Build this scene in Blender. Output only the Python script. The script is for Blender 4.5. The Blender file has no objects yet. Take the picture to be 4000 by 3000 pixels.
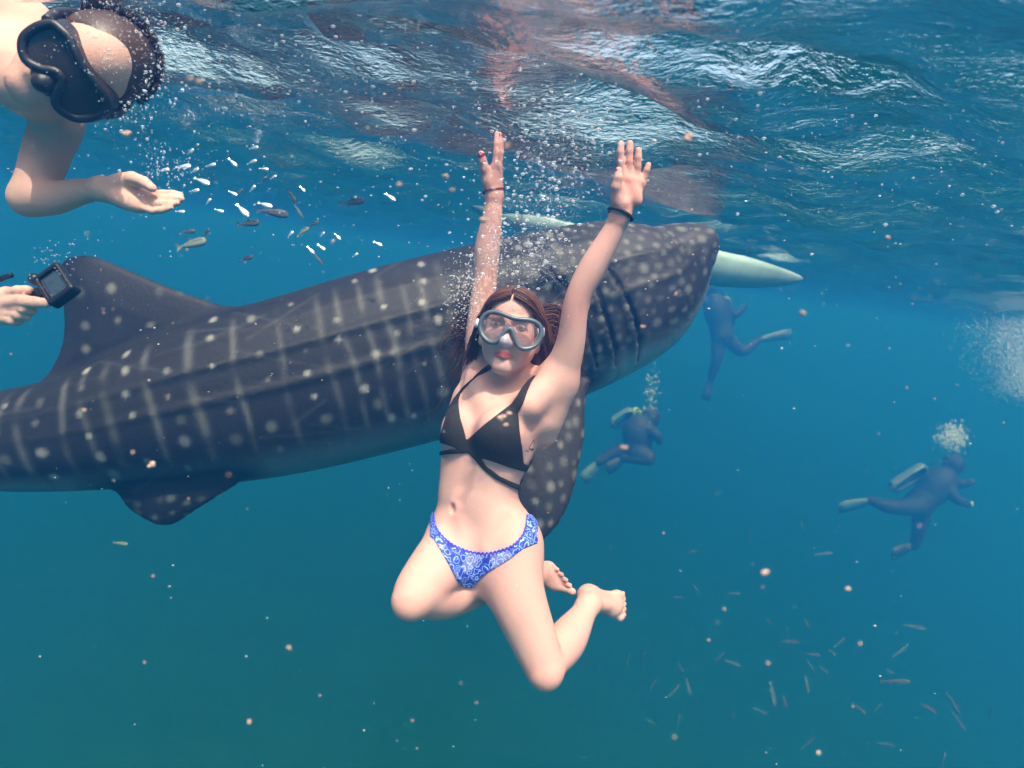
import bpy, bmesh, math, random
import numpy as np
from mathutils import Vector, Matrix

# ---------------------------------------------------------------- camera
W0, H0 = 4000.0, 3000.0
FPX = 2606.0                       # focal length in photograph pixels
CAM_POS = Vector((0.0, 0.0, -0.42))   # z = 0 is the mean water level
PITCH, ROLL = math.radians(10.0), math.radians(8.5)
scene = bpy.context.scene
col = scene.collection
camd = bpy.data.cameras.new("camera")
cam = bpy.data.objects.new("camera", camd)
col.objects.link(cam)
CAM_R = Matrix.Rotation(math.pi / 2 - PITCH, 3, 'X') @ Matrix.Rotation(ROLL, 3, 'Z')
cam.matrix_world = Matrix.Translation(CAM_POS) @ CAM_R.to_4x4()
camd.sensor_fit = 'HORIZONTAL'
camd.sensor_width = 36.0
camd.lens = 36.0 * FPX / W0
camd.dof.use_dof = True
camd.dof.focus_distance = 1.75
camd.dof.aperture_fstop = camd.lens / 6.5
camd.clip_start, camd.clip_end = 0.02, 1000.0
scene.camera = cam

def at_level(px, py, z=0.0):
    """point at height z seen at a photograph pixel"""
    v = CAM_R @ Vector(((px - W0 / 2) / FPX, -(py - H0 / 2) / FPX, -1.0))
    return CAM_POS + v * ((z - CAM_POS.z) / v.z)

def P(px, py, d):
    """point seen at photograph pixel (px, py), d metres in front of the lens"""
    v = Vector(((px - W0 / 2) / FPX * d, -(py - H0 / 2) / FPX * d, -d))
    return CAM_POS + CAM_R @ v

# ---------------------------------------------------------------- sky, sun, exposure
SUN_DIR = Vector((0.10, -0.42, 0.90)).normalized()      # towards the sun
world = bpy.data.worlds.new("World")
scene.world = world
world.use_nodes = True
wn = world.node_tree
sky = wn.nodes.new('ShaderNodeTexSky')
sky.sky_type = 'NISHITA'
sky.sun_disc = False
sky.dust_density = 6.0
sky.air_density = 1.4
sky.sun_elevation = math.asin(SUN_DIR.z)
sky.sun_rotation = math.atan2(SUN_DIR.x, SUN_DIR.y)
bg = wn.nodes['Background']
bg.inputs['Strength'].default_value = 0.15
wn.links.new(sky.outputs[0], bg.inputs[0])
sund = bpy.data.lights.new("sun", 'SUN')
sund.energy = 2.0
sund.angle = math.radians(0.6)
sund.color = (1.0, 0.91, 0.85)
sun = bpy.data.objects.new("sun", sund)
col.objects.link(sun)
sun.rotation_euler = SUN_DIR.to_track_quat('Z', 'Y').to_euler()
sun.location = (0, 0, 20)
scene.view_settings.view_transform = 'Standard'
scene.view_settings.look = 'None'
scene.view_settings.gamma = 1.0
scene.view_settings.use_curve_mapping = False
scene.view_settings.exposure = 1.42
cy = scene.cycles
cy.use_denoising = True
cy.denoiser = 'OPENIMAGEDENOISE'
cy.max_bounces = 8
cy.transparent_max_bounces = 12
cy.volume_bounces = 1
cy.glossy_bounces = 3
cy.diffuse_bounces = 2
cy.transmission_bounces = 4
cy.caustics_reflective = False
cy.caustics_refractive = False
cy.sample_clamp_indirect = 4.0
cy.sample_clamp_direct = 0.0
cy.use_adaptive_sampling = True
cy.adaptive_threshold = 0.02

# ---------------------------------------------------------------- helpers
rnd = random.Random(7)
nrng = np.random.default_rng(11)

def new_mat(name):
    m = bpy.data.materials.new(name)
    m.use_nodes = True
    nt = m.node_tree
    nt.nodes.clear()
    out = nt.nodes.new('ShaderNodeOutputMaterial')
    return m, nt, out

def node(nt, kind, **kw):
    n = nt.nodes.new(kind)
    for k, v in kw.items():
        if k in n.inputs:
            n.inputs[k].default_value = v
        else:
            setattr(n, k, v)
    return n

def simple_mat(name, rgb, rough=0.5, metal=0.0, spec=0.5, vary=0.15, scale=20.0, bump=0.0, trans=0.0):
    m, nt, out = new_mat(name)
    b = node(nt, 'ShaderNodeBsdfPrincipled', Roughness=rough, Metallic=metal)
    b.inputs['Specular IOR Level'].default_value = spec
    b.inputs['Transmission Weight'].default_value = trans
    tc = node(nt, 'ShaderNodeTexCoord')
    no = node(nt, 'ShaderNodeTexNoise', Scale=scale, Detail=4.0)
    nt.links.new(tc.outputs['Object'], no.inputs['Vector'])
    mr = node(nt, 'ShaderNodeMapRange')
    mr.inputs['To Min'].default_value = 1 - vary
    mr.inputs['To Max'].default_value = 1 + vary
    nt.links.new(no.outputs[0], mr.inputs['Value'])
    mx = node(nt, 'ShaderNodeVectorMath', operation='SCALE')
    mx.inputs[0].default_value = rgb[:3]
    nt.links.new(mr.outputs[0], mx.inputs['Scale'])
    nt.links.new(mx.outputs[0], b.inputs['Base Color'])
    if bump:
        bp = node(nt, 'ShaderNodeBump', Strength=bump, Distance=0.01)
        nt.links.new(no.outputs[0], bp.inputs['Height'])
        nt.links.new(bp.outputs[0], b.inputs['Normal'])
    nt.links.new(b.outputs[0], out.inputs['Surface'])
    return m

def mesh_obj(name, verts, faces, mat=None, parent=None, smooth=True):
    me = bpy.data.meshes.new(name)
    me.from_pydata([tuple(v) for v in verts], [], [tuple(f) for f in faces])
    if mat is not None:
        me.materials.append(mat)
    if smooth:
        me.polygons.foreach_set('use_smooth', [True] * len(me.polygons))
    me.update()
    o = bpy.data.objects.new(name, me)
    col.objects.link(o)
    if parent is not None:
        o.parent = parent
    return o

def mesh_np(name, V, F, mat=None, parent=None, smooth=True):
    """V (n,3) float, F (m,3|4) int"""
    V = np.asarray(V, dtype=np.float32)
    F = np.asarray(F, dtype=np.int32)
    me = bpy.data.meshes.new(name)
    k = F.shape[1]
    me.vertices.add(len(V)); me.vertices.foreach_set('co', V.ravel())
    me.loops.add(F.size); me.loops.foreach_set('vertex_index', F.ravel())
    me.polygons.add(len(F)); me.polygons.foreach_set('loop_start', np.arange(0, F.size, k, dtype=np.int32))
    me.update(calc_edges=True); me.validate()
    if smooth:
        me.polygons.foreach_set('use_smooth', np.ones(len(me.polygons), dtype=bool))
    if mat is not None:
        me.materials.append(mat)
    o = bpy.data.objects.new(name, me)
    col.objects.link(o)
    if parent is not None:
        o.parent = parent
    return o

def tag(o, label=None, cat=None, group=None, kind=None):
    if label: o['label'] = label
    if cat: o['category'] = cat
    if group: o['group'] = group
    if kind: o['kind'] = kind
    return o

def empty(name, loc=(0, 0, 0)):
    o = bpy.data.objects.new(name, None)
    o.empty_display_size = 0.1
    o.location = loc
    col.objects.link(o)
    return o

def set_parent(o, p):
    """parent o to the Empty p, keeping its world place (p is only translated)"""
    o.parent = p
    o.matrix_parent_inverse = Matrix.Translation(p.location).inverted()

def copy_tree(o, parent=None):
    c = o.copy(); col.objects.link(c); c.parent = parent
    if parent is not None:
        c.matrix_parent_inverse = o.matrix_parent_inverse.copy()
    for ch in list(o.children):
        copy_tree(ch, c)
    return c

# ---------------------------------------------------------------- water
def wave_height(x, y):
    """metres; long swell, wind chop and crossing ripples"""
    rs = np.random.default_rng(5)
    h = np.zeros_like(x)
    for lam, amp, n in ((3.2, .022, 4), (1.3, .026, 6), (.62, .023, 8), (.30, .0125, 10), (.16, .0050, 10)):
        for i in range(n):
            th = rs.normal(1.75, .55)
            l = lam * rs.uniform(.75, 1.3)
            ph = rs.uniform(0, 6.283)
            a = amp * rs.uniform(.5, 1.2) / math.sqrt(n) * 1.6
            k = 6.2832 / l
            s = np.sin(k * (x * math.cos(th) + y * math.sin(th)) + ph)
            h += a * (1 - 2 * np.abs(s) ** 1.0 * .5 - .5) if i % 3 == 0 else a * s
    # short steep wavelets where the sky shows through
    for (px, py), (L, W), lam, sl in GLINTS:
        c = at_level(px, py)
        dx, dy = x - c.x, y - c.y
        e = np.exp(-(dx / L) ** 2 - (dy / W) ** 2)
        m = e > 1e-3
        k = 6.2832 / lam
        wob = .35 * np.sin(dx[m] * 9 + px) + .25 * np.sin(dx[m] * 23 + py)
        h[m] -= e[m] * sl / k * (np.sin(k * dy[m] + wob) + .35 * np.sin(2.3 * k * dy[m] + 3 * wob + 5 * dx[m]))
    return h

GLINTS = [((2900, 195), (.16, .05), .16, 1.15), ((3240, 225), (.15, .05), .15, 1.15), ((3050, 330), (.10, .05), .13, .8), ((1380, 170), (.17, .05), .16, 1.15), ((1150, 80), (.20, .06), .17, 1.15), ((1560, 20), (.18, .05), .15, 1.15), ((800, 30), (.20, .06), .17, 1.1),
          ((950, 110), (.14, .05), .15, 1.05), ((2480, 440), (.12, .07), .16, .85), ((560, 60), (.14, .05), .15, 1.0), ((1300, 20), (.16, .05), .14, 1.1)]

def build_water():
    ny, nx = 620, 420
    t = np.linspace(0, 1, ny)
    ys = -3.0 + 3.0 * t * 2.2 + 170 * t ** 4.2
    u = np.linspace(-1, 1, nx)
    V = np.zeros((ny, nx, 3))
    for j, yy in enumerate(ys):
        half = 4.0 + 1.05 * max(yy, 0) + 0.2 * abs(yy)
        V[j, :, 0] = u * half
        V[j, :, 1] = yy
    fade = np.clip(1.3 - np.abs(V[..., 1]) / 60, 0.15, 1)
    V[..., 2] = wave_height(V[..., 0], V[..., 1]) * fade
    idx = np.arange(ny * nx).reshape(ny, nx)
    F = np.stack([idx[:-1, :-1], idx[:-1, 1:], idx[1:, 1:], idx[1:, :-1]], -1).reshape(-1, 4)
    m, nt, out = new_mat('water_surface')
    tc = node(nt, 'ShaderNodeTexCoord')
    mp = node(nt, 'ShaderNodeMapping')
    mp.inputs['Scale'].default_value = (1.0, 1.9, 1.0)
    mp.inputs['Rotation'].default_value = (0, 0, 0.35)
    n1 = node(nt, 'ShaderNodeTexNoise', Scale=9.0, Detail=6.0, Roughness=0.62, Distortion=0.4)
    nt.links.new(tc.outputs['Object'], mp.inputs['Vector'])
    nt.links.new(mp.outputs[0], n1.inputs['Vector'])
    n2 = node(nt, 'ShaderNodeTexNoise', Scale=42.0, Detail=3.0, Roughness=0.5)
    nt.links.new(mp.outputs[0], n2.inputs['Vector'])
    b0 = node(nt, 'ShaderNodeBump', Strength=1.0, Distance=0.0045)
    nt.links.new(n2.outputs[0], b0.inputs['Height'])
    bp = node(nt, 'ShaderNodeBump', Strength=1.0, Distance=0.011)
    nt.links.new(n1.outputs[0], bp.inputs['Height'])
    nt.links.new(b0.outputs[0], bp.inputs['Normal'])
    fr = node(nt, 'ShaderNodeFresnel', IOR=1.33)
    nt.links.new(bp.outputs[0], fr.inputs['Normal'])
    tr = node(nt, 'ShaderNodeBsdfTransparent', Color=(0.97, 0.99, 1.0, 1))
    gl = node(nt, 'ShaderNodeBsdfGlossy', Roughness=0.13, Color=(0.92, 0.93, 0.97, 1))
    nt.links.new(bp.outputs[0], gl.inputs['Normal'])
    mix = node(nt, 'ShaderNodeMixShader')
    nt.links.new(fr.outputs[0], mix.inputs[0])
    nt.links.new(tr.outputs[0], mix.inputs[1])
    nt.links.new(gl.outputs[0], mix.inputs[2])
    nt.links.new(mix.outputs[0], out.inputs['Surface'])
    o = mesh_np('water_surface', V.reshape(-1, 3), F, m)
    tag(o, 'rippled underside of the sea surface with white glints', 'water', kind='structure')

def build_seabed():
    n = 90
    g = np.linspace(-1, 1, n)
    g = np.sign(g) * np.abs(g) ** 1.6 * 150
    X, Y = np.meshgrid(g, g + 20)
    Z = -25 + 0.6 * np.sin(X * .11 + 1) * np.cos(Y * .09) + .18 * np.sin(X * .7) * np.sin(Y * .55)
    idx = np.arange(n * n).reshape(n, n)
    F = np.stack([idx[:-1, :-1], idx[:-1, 1:], idx[1:, 1:], idx[1:, :-1]], -1).reshape(-1, 4)
    m = simple_mat('green_tinted_sand', (0.03, 0.20, 0.15), rough=0.95, vary=0.35, scale=0.25, bump=0.4)  # sand coloured green only to lend the depths their teal glow
    o = mesh_np('seabed', np.stack([X, Y, Z], -1).reshape(-1, 3), F, m)
    tag(o, 'sea floor coloured green to give the deep water a teal glow', 'seabed', kind='structure')

def build_haze():
    m, nt, out = new_mat('sea_water')
    pv = node(nt, 'ShaderNodeVolumePrincipled')
    pv.inputs['Color'].default_value = WATER_COLOR
    pv.inputs['Absorption Color'].default_value = WATER_ABS
    pv.inputs['Density'].default_value = WATER_DENS
    pv.inputs['Anisotropy'].default_value = 0.55
    nt.links.new(pv.outputs[0], out.inputs['Volume'])
    x0, x1, y0, y1, z0, z1 = -185, 185, -150, 190, -27, 0.34
    V = [(x, y, z) for z in (z0, z1) for y in (y0, y1) for x in (x0, x1)]
    F = [(0, 2, 3, 1), (4, 5, 7, 6), (0, 1, 5, 4), (2, 6, 7, 3), (0, 4, 6, 2), (1, 3, 7, 5)]
    o = mesh_obj('haze', V, F, m, smooth=False)
    tag(o, 'blue sea water filling the whole scene', 'water', kind='stuff')

def vol_params(ss, sa):
    """scatter and absorption per metre -> Principled Volume colour, absorption colour, density"""
    dens = 0.3
    c = [s / dens for s in ss]
    a = [(1 - x / (dens * (1 - cc))) ** 2 for x, cc in zip(sa, c)]
    return (*c, 1), (*a, 1), dens
WATER_COLOR, WATER_ABS, WATER_DENS = vol_params((.0021, .0250, .078), (.049, .0285, .025))

# ---------------------------------------------------------------- sculpting with distance fields
# Bodies are sculpted in a frame that has the photographer's right, forward and up as x, y, z (metres).
def Q(px, py, d):
    return np.array(((px - W0 / 2) / FPX * d, d, (H0 / 2 - py) / FPX * d))

_R3 = np.array(CAM_R)
def to_world(V):
    V = np.asarray(V)
    C = np.stack([V[:, 0], V[:, 2], -V[:, 1]], 1)
    return C @ _R3.T + np.array(CAM_POS)

def wp(v):
    return Vector(to_world(np.asarray(v, dtype=float)[None])[0])

def unit(v):
    v = np.asarray(v, dtype=float)
    return v / (np.linalg.norm(v) + 1e-12)

class Leaf:
    pad = 0.0
    def bound(self, C):          # distance at block centres
        return self.f(C)

class Cap(Leaf):
    """tapered capsule; flat=(n, s) squeezes it along n to s of its width"""
    def __init__(s, a, b, ra, rb, flat=None):
        s.a, s.b, s.ra, s.rb = np.asarray(a, float), np.asarray(b, float), ra, rb
        s.flat = None if flat is None else (unit(flat[0]), flat[1])
    def f(s, X):
        ab = s.b - s.a
        ap = X - s.a
        t = np.clip(ap @ ab / (ab @ ab + 1e-12), 0, 1)
        q = ap - t[:, None] * ab
        r = s.ra + (s.rb - s.ra) * t
        if s.flat is not None:
            n, k = s.flat
            q = q + (q @ n * (1 / k - 1))[:, None] * n
            return (np.sqrt((q * q).sum(1)) - r) * k
        return np.sqrt((q * q).sum(1)) - r

class Ell(Leaf):
    def __init__(s, c, r, axes=None):
        s.c, s.r = np.asarray(c, float), np.asarray(r, float)
        s.A = None if axes is None else np.array([unit(a) for a in axes])
    def f(s, X):
        q = X - s.c
        if s.A is not None:
            q = q @ s.A.T
        k0 = np.sqrt(((q / s.r) ** 2).sum(1))
        k1 = np.sqrt(((q / s.r ** 2) ** 2).sum(1)) + 1e-9
        return np.where(k0 < 1e-6, -s.r.min(), k0 * (k0 - 1) / k1)

class Fn(Leaf):
    def __init__(s, fn): s.fn = fn
    def f(s, X): return s.fn(X)

class Tube(Leaf):
    """limb: smooth curve through pts with radii, no swelling at the joints"""
    def __init__(s, pts, radii, n=90):
        c = bez(np.column_stack([np.asarray(pts, float), np.asarray(radii, float)]), n)
        s.c, s.r = c[:, :3], c[:, 3]
        s.t = np.gradient(s.c, axis=0)
        s.h = np.linalg.norm(s.t, axis=1) + 1e-9
        s.t = s.t / s.h[:, None]
        s.dr = np.gradient(s.r) / s.h
    def f(s, X):
        out = np.empty(len(X))
        c32 = (s.c - s.c[0]).astype(np.float32)
        k = ((c32 * c32).sum(1) - s.r.astype(np.float32) ** 2)[None]
        for a in range(0, len(X), 30000):
            x = X[a:a + 30000]
            i = np.argmin(k - 2 * ((x - s.c[0]).astype(np.float32) @ c32.T), 1)
            q = x - s.c[i]
            t = np.clip(np.einsum('ij,ij->i', q, s.t[i]), -s.h[i] * .6, s.h[i] * .6)
            q = q - t[:, None] * s.t[i]
            out[a:a + 30000] = np.sqrt(np.einsum('ij,ij->i', q, q)) - (s.r[i] + s.dr[i] * t)
        return out

class Shell:
    """cloth: body grown by g where the outline fn is inside"""
    def __init__(s, tree, fn, g): s.tree, s.fn, s.g = tree, fn, g

class U:
    """smooth union of children"""
    def __init__(s, k, *ch): s.k, s.ch = k, ch
class Sub:
    """a minus each of bs, smoothly"""
    def __init__(s, k, a, *bs): s.k, s.a, s.bs = k, a, bs
class Inter:
    def __init__(s, *ch): s.ch = ch

def smin(a, b, k):
    if k <= 0:
        return np.minimum(a, b)
    h = np.clip(0.5 + 0.5 * (b - a) / k, 0, 1)
    return b + (a - b) * h - k * h * (1 - h)

def ev(n, X):
    if isinstance(n, Leaf):
        return n.f(X)
    if isinstance(n, U):
        d = ev(n.ch[0], X)
        for c in n.ch[1:]:
            d = smin(d, ev(c, X), n.k)
        return d
    if isinstance(n, Sub):
        d = ev(n.a, X)
        for b in n.bs:
            d = -smin(-d, ev(b, X), n.k)
        return d
    if isinstance(n, Shell):
        b = ev(n.tree, X)
        return np.maximum(np.maximum(n.fn(X), b - n.g), -(b + .004))
    if isinstance(n, Inter):
        d = ev(n.ch[0], X)
        for c in n.ch[1:]:
            d = np.maximum(d, ev(c, X))
        return d

def ev_b(n, C, R, X):
    """blocks near the node and the distances there; X is (blocks, points, 3)"""
    nb = X.shape[1]
    if isinstance(n, Leaf):
        idx = np.flatnonzero(n.bound(C) < R * 2.0 + 0.05)
        if not len(idx):
            return idx, np.zeros((0, nb))
        return idx, n.f(X[idx].reshape(-1, 3)).reshape(-1, nb)
    if isinstance(n, (U, Inter)):
        out = np.full(X.shape[:2], 9.0); seen = np.zeros(len(X), bool)
        for q, c in enumerate(n.ch):
            idx, d = ev_b(c, C, R, X)
            if isinstance(n, Inter):
                full = np.full(X.shape[:2], 9.0); full[idx] = d
                out = full if q == 0 else np.maximum(out, full)
                seen[idx] = True
                continue
            new = ~seen[idx]
            out[idx[new]] = d[new]
            old = idx[~new]
            if len(old):
                out[old] = smin(out[old], d[~new], n.k)
            seen[idx] = True
        idx = np.flatnonzero(seen)
        return idx, out[idx]
    if isinstance(n, Sub):
        ia, da = ev_b(n.a, C, R, X)
        out = np.full(X.shape[:2], 9.0); out[ia] = da
        for b in n.bs:
            ib, db = ev_b(b, C, R, X)
            if len(ib):
                out[ib] = -smin(-out[ib], db, n.k)
        return ia, out[ia]
    if isinstance(n, Shell):
        ib, db = ev_b(n.tree, C, R, X)
        m = np.abs(db).min(1) < R
        ib, db = ib[m], db[m]
        if not len(ib):
            return ib, db
        f = n.fn(X[ib].reshape(-1, 3)).reshape(-1, nb)
        return ib, np.maximum(np.maximum(f, db - n.g), -(db + .004))

def ev_blocks(n, C, R, X, nb):
    out = np.full((len(C), nb), 9.0)
    idx, d = ev_b(n, C, R, X.reshape(len(C), nb, 3))
    out[idx] = d
    return out.ravel()

def sdf_mesh(tree, lo, hi, vox, keep=1.6):
    """surface nets over the blocks near the surface; returns verts, quads"""
    lo = np.asarray(lo, float); hi = np.asarray(hi, float)
    B = 8
    bs = B * vox
    nblk = np.ceil((hi - lo) / bs).astype(int)
    g = np.stack(np.meshgrid(*[np.arange(k) for k in nblk], indexing='ij'), -1).reshape(-1, 3)
    C = lo + (g + 0.5) * bs
    R = bs * math.sqrt(3) / 2
    # coarse pass over groups of blocks first, then the blocks themselves
    ng = 3
    gg = g // ng
    gk, inv = np.unique((gg[:, 0] * 4096 + gg[:, 1]) * 4096 + gg[:, 2], return_inverse=True)
    gc = np.stack([gk // (4096 * 4096), gk // 4096 % 4096, gk % 4096], 1)
    near = np.abs(ev(tree, lo + (gc * ng + ng / 2) * bs)) < R * ng * keep + vox
    mk = near[inv]
    g, C = g[mk], C[mk]
    m = np.abs(ev(tree, C)) < R * keep + vox
    g, C = g[m], C[m]
    o = np.stack(np.meshgrid(*[np.arange(B + 1)] * 3, indexing='ij'), -1).reshape(-1, 3)
    nb = len(o)
    Vk, Vp, Eax, Ek, Es = [], [], [[], [], []], [[], [], []], [[], [], []]
    for gs, cs in zip(np.array_split(g, max(1, len(g) // 600)), np.array_split(C, max(1, len(C) // 600))):
        if not len(gs):
            continue
        I = (gs[:, None, :] * B + o[None]).reshape(-1, 3)
        X = lo + I * vox
        D = ev_blocks(tree, cs, R, X, nb).reshape(-1, B + 1, B + 1, B + 1)
        I = I.reshape(-1, B + 1, B + 1, B + 1, 3)
        S = D < 0
        corners = [(i, j, k) for i in (0, 1) for j in (0, 1) for k in (0, 1)]
        sl = lambda c, A: A[:, c[0]:c[0] + B, c[1]:c[1] + B, c[2]:c[2] + B]
        cnt = sum(sl(c, S).astype(np.int8) for c in corners)
        act = (cnt > 0) & (cnt < 8)
        if not act.any():
            continue
        dv = {c: sl(c, D)[act] for c in corners}
        acc = np.zeros((act.sum(), 3)); num = np.zeros(act.sum())
        for c in corners:
            for ax in range(3):
                if c[ax]:
                    continue
                e = list(c); e[ax] = 1; e = tuple(e)
                a, b = dv[c], dv[e]
                x = (a < 0) != (b < 0)
                t = np.where(x, a / np.where(x, a - b, 1), 0)
                p = np.tile(np.array(c, float), (len(a), 1)); p[:, ax] += t
                acc += p * x[:, None]; num += x
        ci = I[:, :B, :B, :B][act]
        Vk.append(ci); Vp.append(lo + (ci + acc / num[:, None]) * vox)
        for ax in range(3):
            s1 = [slice(0, B)] * 3
            s2 = list(s1); s2[ax] = slice(1, B + 1)
            a = S[(slice(None), *s1)]; b = S[(slice(None), *s2)]
            x = a != b
            Ek[ax].append(I[:, :B, :B, :B][x]); Es[ax].append(a[x])
    K = np.concatenate(Vk); V = np.concatenate(Vp)
    big = 1 << 20
    key = (K[:, 0].astype(np.int64) * big + K[:, 1]) * big + K[:, 2]
    key, ui = np.unique(key, return_index=True)
    V = V[ui]
    quads = []
    for ax in range(3):
        if not Ek[ax]:
            continue
        E = np.concatenate(Ek[ax]); s = np.concatenate(Es[ax])
        b, c = [(1, 2), (2, 0), (0, 1)][ax]
        ids, ok = [], np.ones(len(E), bool)
        for ob, oc in ((0, 0), (1, 0), (1, 1), (0, 1)):
            T = E.copy(); T[:, b] -= ob; T[:, c] -= oc
            kk = (T[:, 0].astype(np.int64) * big + T[:, 1]) * big + T[:, 2]
            p = np.clip(np.searchsorted(key, kk), 0, len(key) - 1)
            ok &= key[p] == kk
            ids.append(p)
        q = np.stack(ids, 1)
        q[~s] = q[~s][:, ::-1]
        quads.append(q[ok])
    F = np.concatenate(quads)
    return V, F[:, ::-1]

def relax_mesh(V, F, n, w=None):
    """n rounds of Laplacian smoothing (w: per-point weight)"""
    E = np.unique(np.sort(np.concatenate([F[:, [0, 1]], F[:, [1, 2]], F[:, [2, 3]], F[:, [3, 0]]]), 1), axis=0)
    a, b = E[:, 0], E[:, 1]
    deg = np.bincount(a, minlength=len(V)) + np.bincount(b, minlength=len(V))
    deg = np.maximum(deg, 1)
    for it in range(n):
        lam = 0.6 if it % 2 == 0 else -0.50
        S = np.stack([np.bincount(a, V[b, k], len(V)) + np.bincount(b, V[a, k], len(V)) for k in range(3)], 1) / deg[:, None]
        d = (S - V) * lam
        V = V + (d if w is None else d * w[:, None])
    return V

def sdf_obj(name, tree, lo, hi, vox, mat, parent=None, keep=1.6, relax=0, weight=None):
    V, F = sdf_mesh(tree, lo, hi, vox, keep)
    if relax:
        V = relax_mesh(V, F, relax, None if weight is None else weight(V))
    o = mesh_np(name, to_world(V), F, mat)
    if parent is not None:
        set_parent(o, parent)
    return o, V

def set_color(o, name, rgb):
    """per-point colour, rgb (n,3)"""
    a = o.data.color_attributes.new(name, 'FLOAT_COLOR', 'POINT')
    c = np.ones((len(rgb), 4), np.float32); c[:, :3] = rgb
    a.data.foreach_set('color', c.ravel())

def set_float(o, name, val):
    a = o.data.attributes.new(name, 'FLOAT', 'POINT')
    a.data.foreach_set('value', np.asarray(val, np.float32))

def chain(pts, radii, k=0.0, flat=None):
    """list of capsules through pts"""
    return [Cap(pts[i], pts[i + 1], radii[i], radii[i + 1], flat) for i in range(len(pts) - 1)]

def bez(pts, n):
    """Catmull-Rom through pts, n samples"""
    p = np.asarray(pts, float)
    p = np.vstack([2 * p[0] - p[1], p, 2 * p[-1] - p[-2]])
    m = len(p) - 3
    t = np.linspace(0, m - 1e-6, n)
    i = t.astype(int); u = (t - i)[:, None]
    a, b, c, d = p[i], p[i + 1], p[i + 2], p[i + 3]
    return 0.5 * (2 * b + (c - a) * u + (2 * a - 5 * b + 4 * c - d) * u ** 2 + (3 * b - a - 3 * c + d) * u ** 3)

def tube_geo(path, radii, sides=8, closed=False, squash=None):
    """swept tube (verts, quads) in the sculpting frame; squash=(axis, factor)"""
    path = np.asarray(path, float)
    n = len(path)
    r = np.full(n, radii) if np.isscalar(radii) else np.asarray(radii)
    if closed:
        T = np.roll(path, -1, 0) - np.roll(path, 1, 0)
    else:
        T = np.gradient(path, axis=0)
    T /= np.linalg.norm(T, axis=1)[:, None] + 1e-12
    up = np.array((0.13, 0.2, 0.97)) if abs(T[0][2]) < .8 else np.array((1.0, 0.1, 0))
    N = np.zeros_like(T)
    N[0] = unit(np.cross(T[0], up))
    for i in range(1, n):
        v = N[i - 1] - T[i] * (N[i - 1] @ T[i])
        N[i] = unit(v)
    Bn = np.cross(T, N)
    a = np.linspace(0, 2 * math.pi, sides, endpoint=False)
    V = path[:, None] + r[:, None, None] * (np.cos(a)[None, :, None] * N[:, None] + np.sin(a)[None, :, None] * Bn[:, None])
    if squash is not None:
        ax, f = unit(squash[0]), squash[1]
        off = V - path[:, None]
        V = V + ((off @ ax) * (f - 1))[..., None] * ax
    idx = np.arange(n * sides).reshape(n, sides)
    nx = np.roll(idx, -1, 1)
    if closed:
        F = np.stack([idx, nx, np.roll(nx, -1, 0), np.roll(idx, -1, 0)], -1).reshape(-1, 4)
        return V.reshape(-1, 3), F
    F = np.stack([idx[:-1], nx[:-1], nx[1:], idx[1:]], -1).reshape(-1, 4)
    caps = []
    V = V.reshape(-1, 3)
    V = np.vstack([V, path[:1], path[-1:]])
    c0, c1 = n * sides, n * sides + 1
    for j in range(sides):
        k = (j + 1) % sides
        caps.append((c0, idx[0, k], idx[0, j], idx[0, j]))
        caps.append((c1, idx[-1, j], idx[-1, k], idx[-1, k]))
    return V, F, caps

def tube_obj(name, path, radii, mat, parent=None, sides=8, closed=False, squash=None):
    g = tube_geo(path, radii, sides, closed, squash)
    F = [tuple(f) for f in g[1]]
    if not closed:
        F += [c[:3] for c in g[2]]
    o = mesh_obj(name, to_world(g[0]), F, mat)
    if parent is not None:
        set_parent(o, parent)
    return o

def poly_sd(x, y, poly):
    """signed distance to a 2-D polygon"""
    poly = np.asarray(poly, float)
    d = np.full(len(x), 1e18); ins = np.zeros(len(x), bool)
    n = len(poly)
    for i in range(n):
        ax, ay = poly[i]; bx, by = poly[(i + 1) % n]
        ex, ey = bx - ax, by - ay
        t = np.clip(((x - ax) * ex + (y - ay) * ey) / (ex * ex + ey * ey + 1e-12), 0, 1)
        dx, dy = x - ax - t * ex, y - ay - t * ey
        d = np.minimum(d, dx * dx + dy * dy)
        c = (ay > y) != (by > y)
        ins ^= c & (x < ex * (y - ay) / (ey if abs(ey) > 1e-12 else 1e-12) + ax)
    d = np.sqrt(d)
    return np.where(ins, -d, d)

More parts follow.
